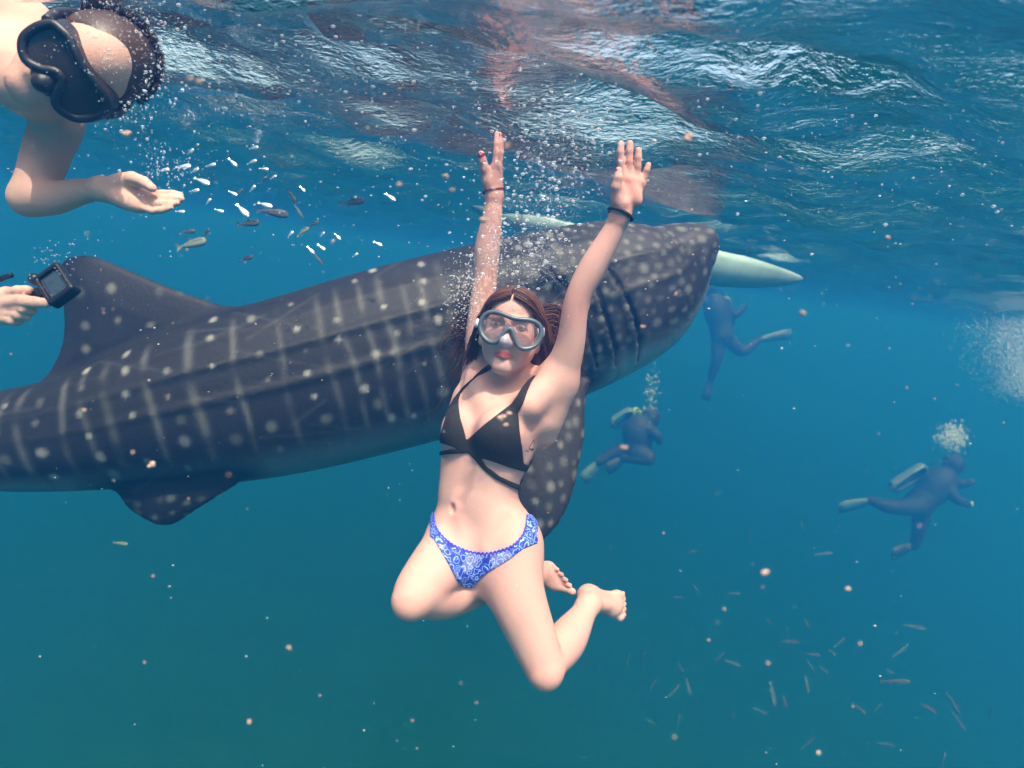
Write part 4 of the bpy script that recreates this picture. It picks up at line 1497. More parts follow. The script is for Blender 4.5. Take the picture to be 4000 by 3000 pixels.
        if j % 2 == 1 or rs.random() < .25:
            wd = rs.uniform(.010, .017)
            brk = np.clip(.78 + .5 * np.sin(v * rs.uniform(14, 26) + ph) + .3 * np.sin(v * 47 + 2 * ph), 0, 1)
            bar = np.exp(-((arc - wave(v) - .004 * np.sin(v * 19 + ph)) / wd) ** 2) * brk * rs.uniform(.14, .28)
            bar *= sm(-.78, -.55, fv) * sm(.9, .6, fv) * ~onfin
            spot = np.maximum(spot, np.clip(bar, 0, 1))
    # head and gill region
    for _ in range(1500):
        a = rs.uniform(a0 - .1, amax); 
        hh = np.interp(a, sp.arc, sp.hu); hd = np.interp(a, sp.arc, sp.hd)
        z = rs.uniform(-hd * .85, hh)
        if any((a - p[0]) ** 2 + (z - p[1]) ** 2 < .042 ** 2 for p in pts[-300:]):
            continue
        pts.append((a, z)); rad.append(rs.uniform(.009, .019)); amp.append(rs.uniform(.12, .46))
    body_m = np.flatnonzero(~onfin)
    order = body_m[np.argsort(arc[body_m])]
    ao = arc[order]
    for (a, z), r, am in zip(pts, rad, amp):
        i0, i1 = np.searchsorted(ao, (a - 2.2 * r, a + 2.2 * r))
        idx = order[i0:i1]
        dd = np.hypot(arc[idx] - a, (v[idx] - z) * (1 + .15 * np.sin(a * 40)))
        spot[idx] = np.maximum(spot[idx], am * sm(r * 1.45, r * .4, dd))
    # fins: jittered grid in the fin plane
    fi = np.flatnonzero(onfin)
    g1, g2 = pxv[fi] * V[fi, 1] / FPX, pyv[fi] * V[fi, 1] / FPX
    isd = pyv[fi] < 1500
    step = np.where(isd, .15, .070)
    gi, gj = np.floor(g1 / step), np.floor(g2 / step)
    hsh = lambda a, b, k: np.modf(np.abs(np.sin(a * 12.9898 + b * 78.233 + k * 37.7) * 43758.5453))[0]
    for di in (-1, 0, 1):
        for dj in (-1, 0, 1):
            ci, cj = gi + di, gj + dj
            cx = (ci + .2 + .6 * hsh(ci, cj, 1)) * step; cy_ = (cj + .2 + .6 * hsh(ci, cj, 2)) * step
            r = np.where(isd, .018, .016) * (.7 + .6 * hsh(ci, cj, 3))
            dd = np.hypot(g1 - cx, g2 - cy_)
            spot[fi] = np.maximum(spot[fi], sm(r * 1.6, r * .3, dd) * (.10 + .36 * hsh(ci, cj, 4)))
    spot *= 1 - .7 * belly
    col_ = col_ * (1 + lift[:, None] * .6) * (1 + 1.1 * sm(2150, 2450, pxv))[:, None]  # head lightened in colour, standing in for sunlight near the surface
    col_ = col_ * (1 - spot[:, None]) + spotc * spot[:, None]
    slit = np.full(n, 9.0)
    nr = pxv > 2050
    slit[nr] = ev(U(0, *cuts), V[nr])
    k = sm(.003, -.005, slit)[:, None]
    col_ = col_ * (1 - k) + np.array((.008, .007, .007)) * k  # near-black slit interiors: own dark colour plus groove shade painted in
    # fine scars and scratches
    for _ in range(60):
        a, z, th, ln = rs.uniform(.8, amax), rs.uniform(-.3, .45), rs.uniform(-.5, .5), rs.uniform(.05, .22)
        da, dz = arc - a, v - z
        al, ac_ = da * math.cos(th) + dz * math.sin(th), -da * math.sin(th) + dz * math.cos(th)
        kk = (np.exp(-(ac_ / .006) ** 2) * (np.abs(al) < ln) * .12 * ~onfin)[:, None]
        col_ = col_ * (1 - kk) + np.array((.16, .16, .15)) * kk
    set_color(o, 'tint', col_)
    return tree, root

# ---------------------------------------------------------------- swimmer at the upper left
C5, C6 = (0, 0), (0, 600)

def build_man():
    a = lambda x, y, d=1.45: Q(*cr(C5, x, y), d)
    b = lambda x, y, d=1.45: Q(*cr(C6, x, y), d)
    hc = Q(322, 262, 1.31)
    hu = unit((.93, .02, .36)); hf = unit(np.array((.34, -.80, -.46)))
    hf = unit(hf - hu * (hf @ hu)); hr = unit(np.cross(hu, hf))
    if hr[2] > 0: hr = -hr
    ax = (hr, hf, hu)
    L = lambda x, y, z: hc + hr * x + hf * y + hu * z
    head = U(.02, Ell(L(0, -.018, .030), (.078, .098, .092), ax), Ell(L(0, .022, -.036), (.062, .070, .084), ax), Ell(L(0, .062, -.098), (.028, .022, .020), ax),
             Cap(L(-.050, 0, -.048), L(-.014, .056, -.100), .024, .018), Cap(L(.050, 0, -.048), L(.014, .056, -.100), .024, .018))
    head = U(.010, head, Cap(L(0, .086, .018), L(0, .106, -.024), .008, .013), Cap(L(-.02, .080, -.064), L(.02, .080, -.064), .006, .006))
    head = Sub(.003, head, Cap(L(-.022, .088, -.065), L(.022, .088, -.065), .0016, .0016))
    head = U(.006, head, *[Ell(L(s * .080, -.012, -.012), (.011, .020, .032), ax) for s in (-1, 1)])
    sh = Q(150, 330, 1.50)
    neck = Tube([L(0, -.035, -.05), L(.005, -.055, -.13), Q(40, 230, 1.46)], (.062, .060, .075))
    torso = Tube([Q(60, 200, 1.52), Q(-260, 110, 1.47), Q(-800, 20, 1.36), Q(-1250, -60, 1.26)], (.105, .135, .125, .12))
    arm = Tube([Q(110, 260, 1.50), Q(225, 440, 1.46), Q(188, 580, 1.45), Q(140, 720, 1.43), Q(118, 772, 1.43), ], (.072, .053, .047, .041, .036))
    fore = Tube([Q(112, 772, 1.43), Q(200, 775, 1.42), Q(300, 752, 1.41), Q(398, 735, 1.40)], (.038, .0345, .0275, .0205))
    other = Tube([Q(60, 120, 1.52), Q(-120, 20, 1.42), Q(-420, 0, 1.32), Q(-700, 60, 1.24)], (.085, .06, .052, .045))
    d = 1.40
    q = lambda x, y, dd=d: b(x, y, dd)
    wr = q(880, 305)
    fing = [finger([q(1270, 350, 1.395), q(1400, 345, 1.385), q(1490, 345, 1.38), q(1560, 356, 1.38)], .0085, .0072),
            finger([q(1275, 390, 1.39), q(1400, 388, 1.38), q(1490, 385, 1.372), q(1566, 390, 1.372)], .0086, .0073),
            finger([q(1260, 430, 1.385), q(1370, 434, 1.372), q(1460, 432, 1.368), q(1535, 428, 1.370)], .0084, .0070),
            finger([q(1220, 465, 1.385), q(1320, 498, 1.372), q(1400, 488, 1.365), q(1475, 466, 1.365)], .0078, .0064)]
    thumb = finger([q(1000, 260, 1.395), q(1140, 215, 1.375), q(1240, 245, 1.362), q(1318, 300, 1.358)], .0170, .0090)
    palm = U(.014, Cap(wr, q(1270, 355, 1.40), .020, .0125), Cap(wr, q(1275, 395, 1.396), .020, .0125), Cap(wr, q(1260, 430, 1.392), .020, .0120), Cap(wr, q(1220, 465, 1.39), .020, .0115),
             Ell(q(1070, 240, 1.385), (.034, .017, .017)), Ell(q(1080, 410, 1.385), (.034, .016, .016), ((.9, 0, -.35), (0, 1, 0), (.35, 0, .9))))
    hand = U(.006, palm, U(0, *fing, thumb))
    tree = U(.03, U(.03, torso, neck, other), U(.016, arm, fore))
    tree = U(.03, tree, head)
    tree = U(.010, tree, hand)
    root = empty('person', wp(Q(60, 230, 1.56)))
    tag(root, 'swimmer in a dark diving mask at the upper left corner, one open palm held out', 'person')
    o, V = sdf_obj('body', tree, (-1.75, 1.10, .22), (-.0, 1.75, 1.02), .0045, SKIN_M, root, keep=2.0, relax=2)
    tint = np.ones((len(V), 3))
    dh = ev(hand, V)
    tint[dh < .004] *= (1.12, 1.12, 1.12)
    set_color(o, 'tint', tint)
    # mask: dark frame, dark lens, skirt
    rub = simple_mat('dark_rubber', (.018, .014, .016), rough=.45, vary=.2)
    gls = simple_mat('dark_lens', (.045, .026, .020), rough=.15, vary=.5, scale=14, spec=.4)
    mroot = empty('diving_mask', wp(L(0, .1, 0))); mroot.parent = root; mroot.matrix_parent_inverse = Matrix.Translation(root.location).inverted()
    inv = Matrix.Translation(mroot.location).inverted()
    out2 = [(-.088, .036), (-.060, .050), (0, .046), (.060, .050), (.088, .036), (.094, 0), (.082, -.038), (.050, -.052), (.026, -.036), (.012, -.012), (0, -.006), (-.012, -.012), (-.026, -.036), (-.050, -.052), (-.082, -.038), (-.094, 0)]
    p2 = bez(np.array(out2 + out2[:3]), 19 * 6)[6:6 + 16 * 6]
    p2 = p2 * .84
    ring = np.array([L(x, .122 - 3.0 * x * x, z + .004) for x, z in p2])
    f = tube_obj('mask_frame', ring, .0085, rub, None, 8, closed=True); f.parent = mroot; f.matrix_parent_inverse = inv
    c = L(0, .126, 0)
    n = len(ring)
    V = np.vstack([ring, [L(0, .124, .02)]]); F = [(i, (i + 1) % n, n) for i in range(n)]
    f = mesh_obj('lens', to_world(V), F, gls); f.parent = mroot; f.matrix_parent_inverse = inv
    back = np.array([L(x * 1.06, .060 - 5.5 * x * x, z * 1.08) for x, z in p2])
    V = np.vstack([ring, back]); F = [(i, (i + 1) % n, n + (i + 1) % n, n + i) for i in range(n)]
    f = mesh_obj('skirt', to_world(V), F, rub); f.parent = mroot; f.matrix_parent_inverse = inv
    nt_ = U(.008, Cap(L(0, .094, .0), L(0, .122, -.036), .012, .018), Ell(L(-.014, .106, -.04), (.012,) * 3), Ell(L(.014, .106, -.04), (.012,) * 3))
    f, _ = sdf_obj('nose_pocket', nt_, c - .07, c + .07, .003, rub); f.parent = mroot; f.matrix_parent_inverse = inv
    st = np.array([L(x, y, z) for x, y, z in bez([(.086, .06, .01), (.092, 0, .02), (.07, -.08, .035), (0, -.125, .04), (-.07, -.08, .035), (-.092, 0, .02), (-.086, .06, .01)], 40)])
    f = tube_obj('strap', st, .009, rub, None, 8); f.parent = mroot; f.matrix_parent_inverse = inv
    # short brown hair
    hm = hair_mat('brown_hair', (.030, .014, .008), (.13, .065, .038))
    rs = np.random.default_rng(9)
    cap = Sub(.006, Ell(L(0, -.030, .038), (.086, .100, .092), ax), Ell(L(0, .13, -.020), (.16, .135, .125), ax))
    u, V = sdf_obj('hair', cap, hc - .18, hc + .18, .004, hm, root, keep=2.2)
    set_float(u, 'shade', .25 + .1 * rs.random(len(V)))
    paths = []
    for i in range(1100):
        v = rs.normal(size=3); v[2] = abs(v[2]) * .9; v[1] = -abs(v[1]) - .2; v = unit(v)
        p0 = np.array((0, -.030, .038)) + v * (.086, .102, .094)
        dr = unit(np.array((rs.normal(0, .3), .7 + rs.normal(0, .3), .35))); dr = dr - v * (dr @ v)
        pts = [p0 + dr * t * .030 + v * (.002 + .010 * t) for t in np.linspace(0, 1, 7)]
        paths.append(np.array([L(*p) for p in pts]))
    strands('hair_strands', paths, .0014, hm, root)

# ---------------------------------------------------------------- hand with a small camera at the left edge
def build_camera_hand():
    d = 1.38
    q = lambda x, y, dd=d: Q(*cr(C6, x, y), dd)
    wr = q(-160, 1330, 1.40)
    fore = Tube([q(-1400, 1500, 1.52), q(-900, 1420, 1.47), q(-450, 1360, 1.42), wr], (.042, .040, .033, .025))
    palm = U(.014, Cap(wr, q(60, 1230, 1.385), .024, .020), Cap(wr, q(70, 1300, 1.38), .024, .020), Cap(wr, q(60, 1370, 1.38), .023, .018), Cap(wr, q(40, 1420, 1.385), .022, .015))
    idx = finger([q(60, 1215, 1.375), q(150, 1185, 1.36), q(230, 1180, 1.362), q(290, 1195, 1.385)], .0115, .0085)
    th = finger([q(70, 1290, 1.37), q(200, 1275, 1.352), q(300, 1285, 1.352), q(400, 1292, 1.355)], .0155, .0098)
    f2 = finger([q(90, 1335, 1.37), q(200, 1340, 1.355), q(270, 1355, 1.37), q(260, 1345, 1.39)], .0118, .0092)
    f3 = finger([q(70, 1385, 1.372), q(160, 1395, 1.358), q(225, 1408, 1.372), q(210, 1395, 1.39)], .0112, .0088)
    f4 = finger([q(30, 1425, 1.375), q(100, 1445, 1.362), q(160, 1450, 1.375), q(150, 1440, 1.39)], .0098, .0078)
    tree = U(.02, fore, palm)
    tree = U(.008, tree, U(0, idx, th, f2, f3, f4))
    root = empty('person', wp(wr))
    tag(root, 'forearm and fist reaching in from the left edge, gripping the small camera', 'person')
    o, V = sdf_obj('body', tree, (-1.5, 1.25, .02), (-.85, 1.62, .36), .003, SKIN_M, root, keep=2.0, relax=2)
    set_color(o, 'tint', np.ones((len(V), 3)) * (1.1, 1.12, 1.12))
    # the camera: rounded square housing with a window, a knob and a hand grip
    blk = simple_mat('black_plastic', (.012, .012, .014), rough=.35, vary=.3, scale=60)
    scr = simple_mat('camera_screen', (.03, .05, .07), rough=.06, spec=.9)
    cr_ = empty('action_camera', wp(q(495, 1140)))
    tag(cr_, 'small black camera in a square housing held at the left edge', 'camera')
    inv = Matrix.Translation(cr_.location).inverted()
    def add(o):
        o.parent = cr_; o.matrix_parent_inverse = inv; return o
    c = q(495, 1138, 1.37)
    e1 = unit(q(575, 1060) - q(430, 1215)); e1 = unit((.60, -.25, -.70)); e2 = unit((.72, .10, .62)); e2 = unit(e2 - e1 * (e1 @ e2)); e3 = np.cross(e1, e2)
    def rbox(X, hx, hy, hz, r):
        s = np.abs(np.stack([(X - c) @ e1, (X - c) @ e2, (X - c) @ e3], 1)) - (np.array((hx, hy, hz)) - r)
        return np.linalg.norm(np.maximum(s, 0), axis=1) + np.minimum(s.max(1), 0) - r
    hous = Sub(.003, Fn(lambda X: rbox(X, .040, .031, .015, .007)), Fn(lambda X: np.maximum(rbox(X, .029, .021, .030, .004), -np.abs((X - c) @ e3) + .006)))
    o, _ = sdf_obj('housing', hous, c - .07, c + .07, .0018, blk, keep=2.4); add(o)
    for sgn in (1, -1):
        o, _ = sdf_obj('screen', Fn(lambda X: np.maximum(rbox(X, .0285, .0205, .0075, .003), -sgn * ((X - c) @ e3) + .003)), c - .05, c + .05, .0018, scr, keep=2.4); add(o)
    o, _ = sdf_obj('lens_ring', Fn(lambda X: np.maximum(np.hypot((X - c - e1 * .016 - e2 * .010) @ e1, (X - c - e1 * .016 - e2 * .010) @ e2) - .010, np.abs((X - c) @ e3 + .012) - .006)), c - .05, c + .05, .0016, blk, keep=2.6); add(o)
    k0 = q(300, 1085, 1.375)
    o, _ = sdf_obj('knob', U(.004, Cap(k0, q(345, 1130, 1.375), .011, .006), Ell(k0, (.012, .010, .012))), k0 - .05, k0 + .05, .002, blk); add(o)
    o = tube_obj('mount', np.array([q(330, 1120, 1.375), q(385, 1165, 1.373), q(430, 1180, 1.372)]), .0065, blk, None, 8); add(o)
    o = tube_obj('grip', bez([q(420, 1195, 1.375), q(330, 1215, 1.380), q(200, 1235, 1.388), q(80, 1260, 1.396), q(-60, 1290, 1.41)], 24), .0135, blk, None, 12); add(o)
    o = tube_obj('tether', bez([q(105, 1050, 1.40), q(60, 1062, 1.40), q(0, 1085, 1.40), q(-90, 1140, 1.41), q(-120, 1230, 1.41)], 20), .0055, blk, None, 8); add(o)

# ---------------------------------------------------------------- scuba divers in the distance
SUIT = simple_mat('black_wetsuit', (.012, .014, .018), rough=.7, vary=.4, scale=6)
TANK = simple_mat('pale_tank', (.10, .16, .17), rough=.35, vary=.15, scale=8)
VEST = simple_mat('black_vest', (.016, .018, .022), rough=.8, vary=.5, scale=9)
FINM = simple_mat('dark_fin', (.03, .035, .04), rough=.5)
FINP = simple_mat('pale_fin', (.07, .13, .14), rough=.5)
GLOVE = simple_mat('pale_glove', (.65, .62, .52), rough=.7)
LIME = simple_mat('lime_plastic', (.45, .60, .06), rough=.4)
MASKG = simple_mat('mask_glass', (.35, .42, .42), rough=.12, spec=.8)

def build_diver(J, label, glove=None, g=1.5, extra=None, finmats=(FINM, FINP), skin=False):
    """J: joints in the sculpting frame"""
    root = empty('diver', wp(J['hip']))
    tag(root, label, 'diver')
    tr = U(.05, Tube([J['neck'], J['chest'], J['waist'], J['hip']], (.13 * g, .25 * g, .22 * g, .22 * g), 30),
           Ell(J['head'], (.15 * g, .16 * g, .17 * g)), Cap(J['head'], J['neck'], .10 * g, .11 * g))
    limbs = []
    for s in ('a', 'b'):
        limbs.append(Tube([J['sh' + s], J['el' + s], J['ha' + s]], (.10 * g, .08 * g, .06 * g), 24))
        limbs.append(Tube([J['hp' + s], J['kn' + s], J['an' + s]], (.15 * g, .11 * g, .075 * g), 24))
        limbs.append(Ell(J['ha' + s], (.055, .05, .05)))
    tr = U(.04, tr, *limbs)
    allp = np.array([v for v in J.values()])
    o, V = sdf_obj('body', tr, allp.min(0) - .3, allp.max(0) + .3, .022, SUIT, root, keep=2.0, relax=2)
    for s, fm in zip('ab', finmats):
        a, t = J['an' + s], J['fin' + s]
        ax = unit(t - a); sd = unit(np.cross(ax, (.2, 1, .3)))
        nn = np.cross(ax, sd)
        ln = np.linalg.norm(t - a)
        V, F = [], []
        prof = ((0, .07), (.15, .085), (.4, .12), (.75, .15), (1.0, .13))
        for k, (u, w) in enumerate(prof):
            th = .03 * (1 - .8 * u)
            for sx, sn in ((-1, -1), (1, -1), (1, 1), (-1, 1)):
                V.append(a + ax * ln * u + sd * w * sx + nn * th * sn + nn * .10 * u * u)
        for k in range(4):
            for j in range(4):
                F.append((k * 4 + j, k * 4 + (j + 1) % 4, k * 4 + 4 + (j + 1) % 4, k * 4 + 4 + j))
        F += [(3, 2, 1, 0), (16, 17, 18, 19)]
        f = mesh_obj('fin', to_world(V), F, fm); set_parent(f, root)
    # buoyancy vest round the chest
    ves = U(.05, Ell(J['chest'], (.36, .34, .34)), Cap(J['chest'], J['waist'], .32, .29))
    f, _ = sdf_obj('vest', ves, J['chest'] - .9, J['chest'] + .9, .035, VEST, root, relax=2)
    # tank with valve
    a, b_ = J['tank0'], J['tank1']
    ax = unit(b_ - a)
    t = Tube([a, (a + b_) / 2, b_], (.17, .175, .165), 20)
    f, _ = sdf_obj('tank', t, np.minimum(a, b_) - .15, np.maximum(a, b_) + .15, .02, TANK, root)
    f = tube_obj('valve', np.array([b_ + ax * .05, b_ + ax * .12, b_ + ax * .16]), (.035, .03, .05), SUIT, None, 10); set_parent(f, root)
    f = tube_obj('hose', bez([b_ + ax * .12, b_ * .5 + J['head'] * .5 + np.array((0, -.15, .15)), J['head'] + J['face'] * .17 + np.array((0, 0, -.05))], 20), .018, SUIT, None, 8); set_parent(f, root)
    c = J['head'] + J['face'] * .10 + np.array((0, 0, .02))
    f, _ = sdf_obj('mask', Ell(c, (.075, .075, .05)), c - .12, c + .12, .012, MASKG, root)
    c = J['head'] + J['face'] * .13 + np.array((0, 0, -.06))
    f, _ = sdf_obj('regulator', Ell(c, (.045, .045, .04)), c - .08, c + .08, .01, GLOVE, root)
    if glove is not None:
        f, _ = sdf_obj('glove', U(.02, Ell(glove, (.085, .06, .06)), Cap(glove, glove + np.array((.09, 0, -.03)), .03, .02), Cap(glove, glove + np.array((.08, 0, .05)), .025, .018)), glove - .2, glove + .2, .012, GLOVE, root)
    if extra: extra(root)
    return root

def build_divers():
    c = lambda x, y, d: Q(3000 + x / 2.212, 1500 + y / 2.212, d)
    d = 15.5
    J = dict(head=c(1600, 690, d), neck=c(1545, 770, d), chest=c(1470, 860, d), waist=c(1380, 960, d), hip=c(1300, 1040, d), sha=c(1550, 850, d - .2), ela=c(1610, 980, d - .35), haa=c(1715, 1035, d - .35),
             shb=c(1500, 830, d + .2), elb=c(1660, 860, d + .3), hab=c(1750, 850, d + .2), hpa=c(1290, 1060, d - .1), kna=c(1060, 1060, d - .2), ana=c(900, 1010, d), fina=c(590, 1060, d + .1),
             hpb=c(1330, 1090, d + .1), knb=c(1310, 1240, d + .1), anb=c(1270, 1390, d + .2), finb=c(1040, 1470, d + .2), tank0=c(1110, 880, d + .05), tank1=c(1310, 745, d + .05))
    J['face'] = unit((.75, -.5, -.1))
    build_diver(J, 'scuba diver with pale gloves at the right, bubbles rising above the head', glove=c(1735, 1040, d - .35), finmats=(FINP, FINM))
    c2 = lambda x, y, dd: Q(2200 + x / 3.687, 1450 + y / 3.687, dd)
    d = 15.5
    J = dict(head=c2(1260, 660, d), neck=c2(1180, 740, d), chest=c2(1090, 850, d), waist=c2(1080, 1000, d), hip=c2(1060, 1130, d), sha=c2(1180, 820, d - .2), ela=c2(1330, 900, d - .35), haa=c2(1380, 1000, d - .3),
             shb=c2(1100, 800, d + .2), elb=c2(1250, 880, d + .3), hab=c2(1330, 880, d + .2), hpa=c2(1050, 1150, d - .1), kna=c2(1230, 1260, d - .3), ana=c2(900, 1250, d - .1), fina=c2(620, 1400, d),
             hpb=c2(1020, 1150, d + .1), knb=c2(800, 1150, d + .1), anb=c2(540, 1290, d + .1), finb=c2(270, 1560, d + .1), tank0=c2(770, 735, d), tank1=c2(940, 620, d))
    J['face'] = unit((.8, -.5, -.15))
    def lime(root):
        cc = c2(1055, 575, d)
        o, _ = sdf_obj('lime_buoy', Ell(cc, (.13, .10, .085)), cc - .2, cc + .2, .018, LIME, root)
        o = tube_obj('snorkel', bez([c2(1150, 520, d - .1), c2(1165, 550, d - .1), c2(1120, 610, d - .1), c2(1025, 690, d - .1)], 16), .016, LIME, None, 8); set_parent(o, root)
    build_diver(J, 'scuba diver with a lime green buoy beside the shark\'s pectoral fin', extra=lime, finmats=(FINM, FINP))
    d = 19.0
    g = lambda x, y, dd=d: Q(x, y, dd)
    J = dict(head=g(2772, 1125), neck=g(2785, 1165), chest=g(2800, 1210), waist=g(2812, 1265), hip=g(2822, 1310), sha=g(2770, 1190), ela=g(2735, 1160), haa=g(2722, 1120), shb=g(2835, 1190), elb=g(2870, 1230), hab=g(2905, 1200),
             hpa=g(2810, 1320), kna=g(2800, 1400), ana=g(2780, 1470, d + .2), fina=g(2755, 1560, d + .4), hpb=g(2840, 1320), knb=g(2900, 1370), anb=g(2960, 1330, d + .2), finb=g(3085, 1300, d + .3), tank0=g(2850, 1270, d + .25), tank1=g(2835, 1180, d + .25))
    J['face'] = unit((-.6, -.7, 0))
    build_diver(J, 'faint diver hanging upright under the pale hull by the shark\'s snout', glove=g(2745, 1092), finmats=(FINM, FINP))

# ---------------------------------------------------------------- slender floats awash behind the shark
def build_float(tip, back, length, depth, half, label, tint):
    """spindle-shaped outrigger float lying awash: pointed at both ends, keel below, flat on top"""
    m_ = simple_mat('pale_float_paint', tint, rough=.5, vary=.22, scale=7, bump=.15)
    rope = simple_mat('float_rope', (.30, .27, .20), rough=.9, vary=.3, scale=90)
    a = Vector(tip); dv = (Vector(back) - a).normalized()
    side = dv.cross(Vector((0, 0, 1))).normalized()
    up = side.cross(dv).normalized()
    n, m = 40, 16
    V, F = [], []
    for i in range(n):
        u = i / (n - 1)
        e_ = (max(0, math.sin(math.pi * u))) ** .62
        for j in range(m):
            t = 2 * math.pi * j / m
            y = math.copysign(abs(math.cos(t)) ** .8, math.cos(t)) * half * e_
            zz = math.sin(t)
            z = (zz * depth * .35 if zz > 0 else zz * depth * .95) * e_
            V.append(a + dv * length * u + side * (y + .002 * math.cos(t)) + up * (z + .002 * zz))
    for i in range(n - 1):
        for j in range(m):
            F.append((i * m + j, i * m + (j + 1) % m, (i + 1) * m + (j + 1) % m, (i + 1) * m + j))
    F += [tuple(range(m))[::-1], tuple(range((n - 1) * m, n * m))]
    root = empty('outrigger_float', a)
    tag(root, label, 'float')
    o = mesh_obj('hull', V, F, m_); set_parent(o, root)
    for u in (.55,):
        c = a + dv * length * u
        pts = [(c + side * half * 1.03 * math.cos(t) + up * (depth * (.37 if math.sin(t) > 0 else .97) * math.sin(t))) for t in np.linspace(0, 2 * math.pi, 24, endpoint=False)]
        Vv, Ff = [], []
        for k, p in enumerate(pts):
            o_ = (p - c).normalized()
            for dx, do in ((-.012, 0), (0, .012), (.012, 0), (0, -.012)):
                Vv.append(p + dv * dx + o_ * do)
        for k in range(24):
            for q in range(4):
                Ff.append((k * 4 + q, k * 4 + (q + 1) % 4, ((k + 1) % 24) * 4 + (q + 1) % 4, ((k + 1) % 24) * 4 + q))
        o = mesh_obj('lashing', Vv, Ff, rope); set_parent(o, root)

# ---------------------------------------------------------------- fish
def fish_mesh(name, slim, fins=True, tail=1.05):
    """one continuous fish 1 m long, head towards +x, back towards +z"""
    n, m = 15, 12
    V, F = [], []
    for i in range(n):
        u = i / (n - 1)
        x = .5 - .84 * u
        h = slim * (math.sin(math.pi * min(1, u ** .62 * .97 + .03)) ** .75) * (1 - .1 * u) + .012
        w = h * .48
        if i == n - 1: h, w = .022, .008
        if i == 0: h, w = .012, .010
        for j in range(m):
            a = 2 * math.pi * j / m
            V.append((x, w * math.cos(a), h * math.sin(a)))
    for i in range(n - 1):
        for j in range(m):
            F.append((i * m + j, i * m + (j + 1) % m, (i + 1) * m + (j + 1) % m, (i + 1) * m + j))
    F.append(tuple(range(m)))
    def fin(pts, t=.006):
        b = len(V)
        for s in (-1, 1):
            for x, z in pts:
                V.append((x, t * s, z))
        k = len(pts)
        F.append(tuple(range(b, b + k))); F.append(tuple(range(b + 2 * k - 1, b + k - 1, -1)))
        for i in range(k):
            F.append((b + i, b + (i + 1) % k, b + k + (i + 1) % k, b + k + i))
    fin([(-.30, .018), (-.50, slim * tail), (-.44, .0), (-.50, -slim * tail), (-.30, -.018)])
    if fins:
        fin([(.16, slim * .85), (.0, slim * 1.45), (-.06, slim * .86)])
        fin([(-.08, -slim * .8), (-.18, -slim * 1.3), (-.22, -slim * .62)])
    me = bpy.data.meshes.new(name)
    me.from_pydata(V, [], F)
    me.polygons.foreach_set('use_smooth', [len(p.vertices) == 4 for p in me.polygons])
    me.update()
    return me

def fish_mat(name, back, flank, metal, rough):
    m, nt, out = new_mat(name)
    b = node(nt, 'ShaderNodeBsdfPrincipled', Roughness=rough, Metallic=metal)
    tc = node(nt, 'ShaderNodeTexCoord'); sx = node(nt, 'ShaderNodeSeparateXYZ')
    nt.links.new(tc.outputs['Object'], sx.inputs[0])
    mr = node(nt, 'ShaderNodeMapRange'); mr.inputs['From Min'].default_value = -.01; mr.inputs['From Max'].default_value = .05
    nt.links.new(sx.outputs['Z'], mr.inputs['Value'])
    mx = node(nt, 'ShaderNodeMix', data_type='RGBA'); mx.inputs['A'].default_value = (*flank, 1); mx.inputs['B'].default_value = (*back, 1)
    nt.links.new(mr.outputs[0], mx.inputs['Factor'])
    no = node(nt, 'ShaderNodeTexNoise', Scale=14.0, Detail=3.0)
    nt.links.new(tc.outputs['Object'], no.inputs['Vector'])
    mu = node(nt, 'ShaderNodeMix', data_type='RGBA', blend_type='MULTIPLY'); mu.inputs['Factor'].default_value = .5
    nt.links.new(mx.outputs['Result'], mu.inputs['A']); nt.links.new(no.outputs[0], mu.inputs['B'])
    nt.links.new(mu.outputs['Result'], b.inputs['Base Color'])
    nt.links.new(b.outputs[0], out.inputs['Surface'])
    return m

def ordinal(i):
    ones = 'first second third fourth fifth sixth seventh eighth ninth tenth eleventh twelfth thirteenth fourteenth fifteenth sixteenth seventeenth eighteenth nineteenth'.split()
    tens = {2: 'twenty', 3: 'thirty', 4: 'forty'}
    if i < 20: return ones[i - 1]
    t, u = divmod(i, 10)
    return {2: 'twentieth', 3: 'thirtieth', 4: 'fortieth'}[t] if u == 0 else tens[t] + '-' + ones[u - 1]

def place_fish(me, px, py, lpx, ang, d, label, group, roll=0.0, yaw=0.0, flank=None):
    o = bpy.data.objects.new('fish', me)
    col.objects.link(o)
    ln = lpx / FPX * d / max(.35, math.cos(yaw))
    a = math.radians(ang)
    ax = np.array((math.cos(a) * math.cos(yaw), math.sin(yaw), math.sin(a) * math.cos(yaw)))
    X = (wp(Q(2000, 1500, 1) + ax) - wp(Q(2000, 1500, 1))).normalized()
    if flank is None:
        up = Vector((0, 0, 1))
        Yv = up.cross(X)
        if Yv.length < .1: Yv = Vector((1, 0, 0))
        Yv.normalize()
    else:
        Yv = (flank - X * flank.dot(X)).normalized()
    Z = X.cross(Yv).normalized()
    R = Matrix((X, Yv, Z)).transposed()
    if roll:
        R = Matrix.Rotation(roll, 3, X) @ R
    o.matrix_world = Matrix.Translation(wp(Q(px, py, d))) @ R.to_4x4() @ Matrix.Scale(ln, 4)
    tag(o, label, 'fish', group)
    return o

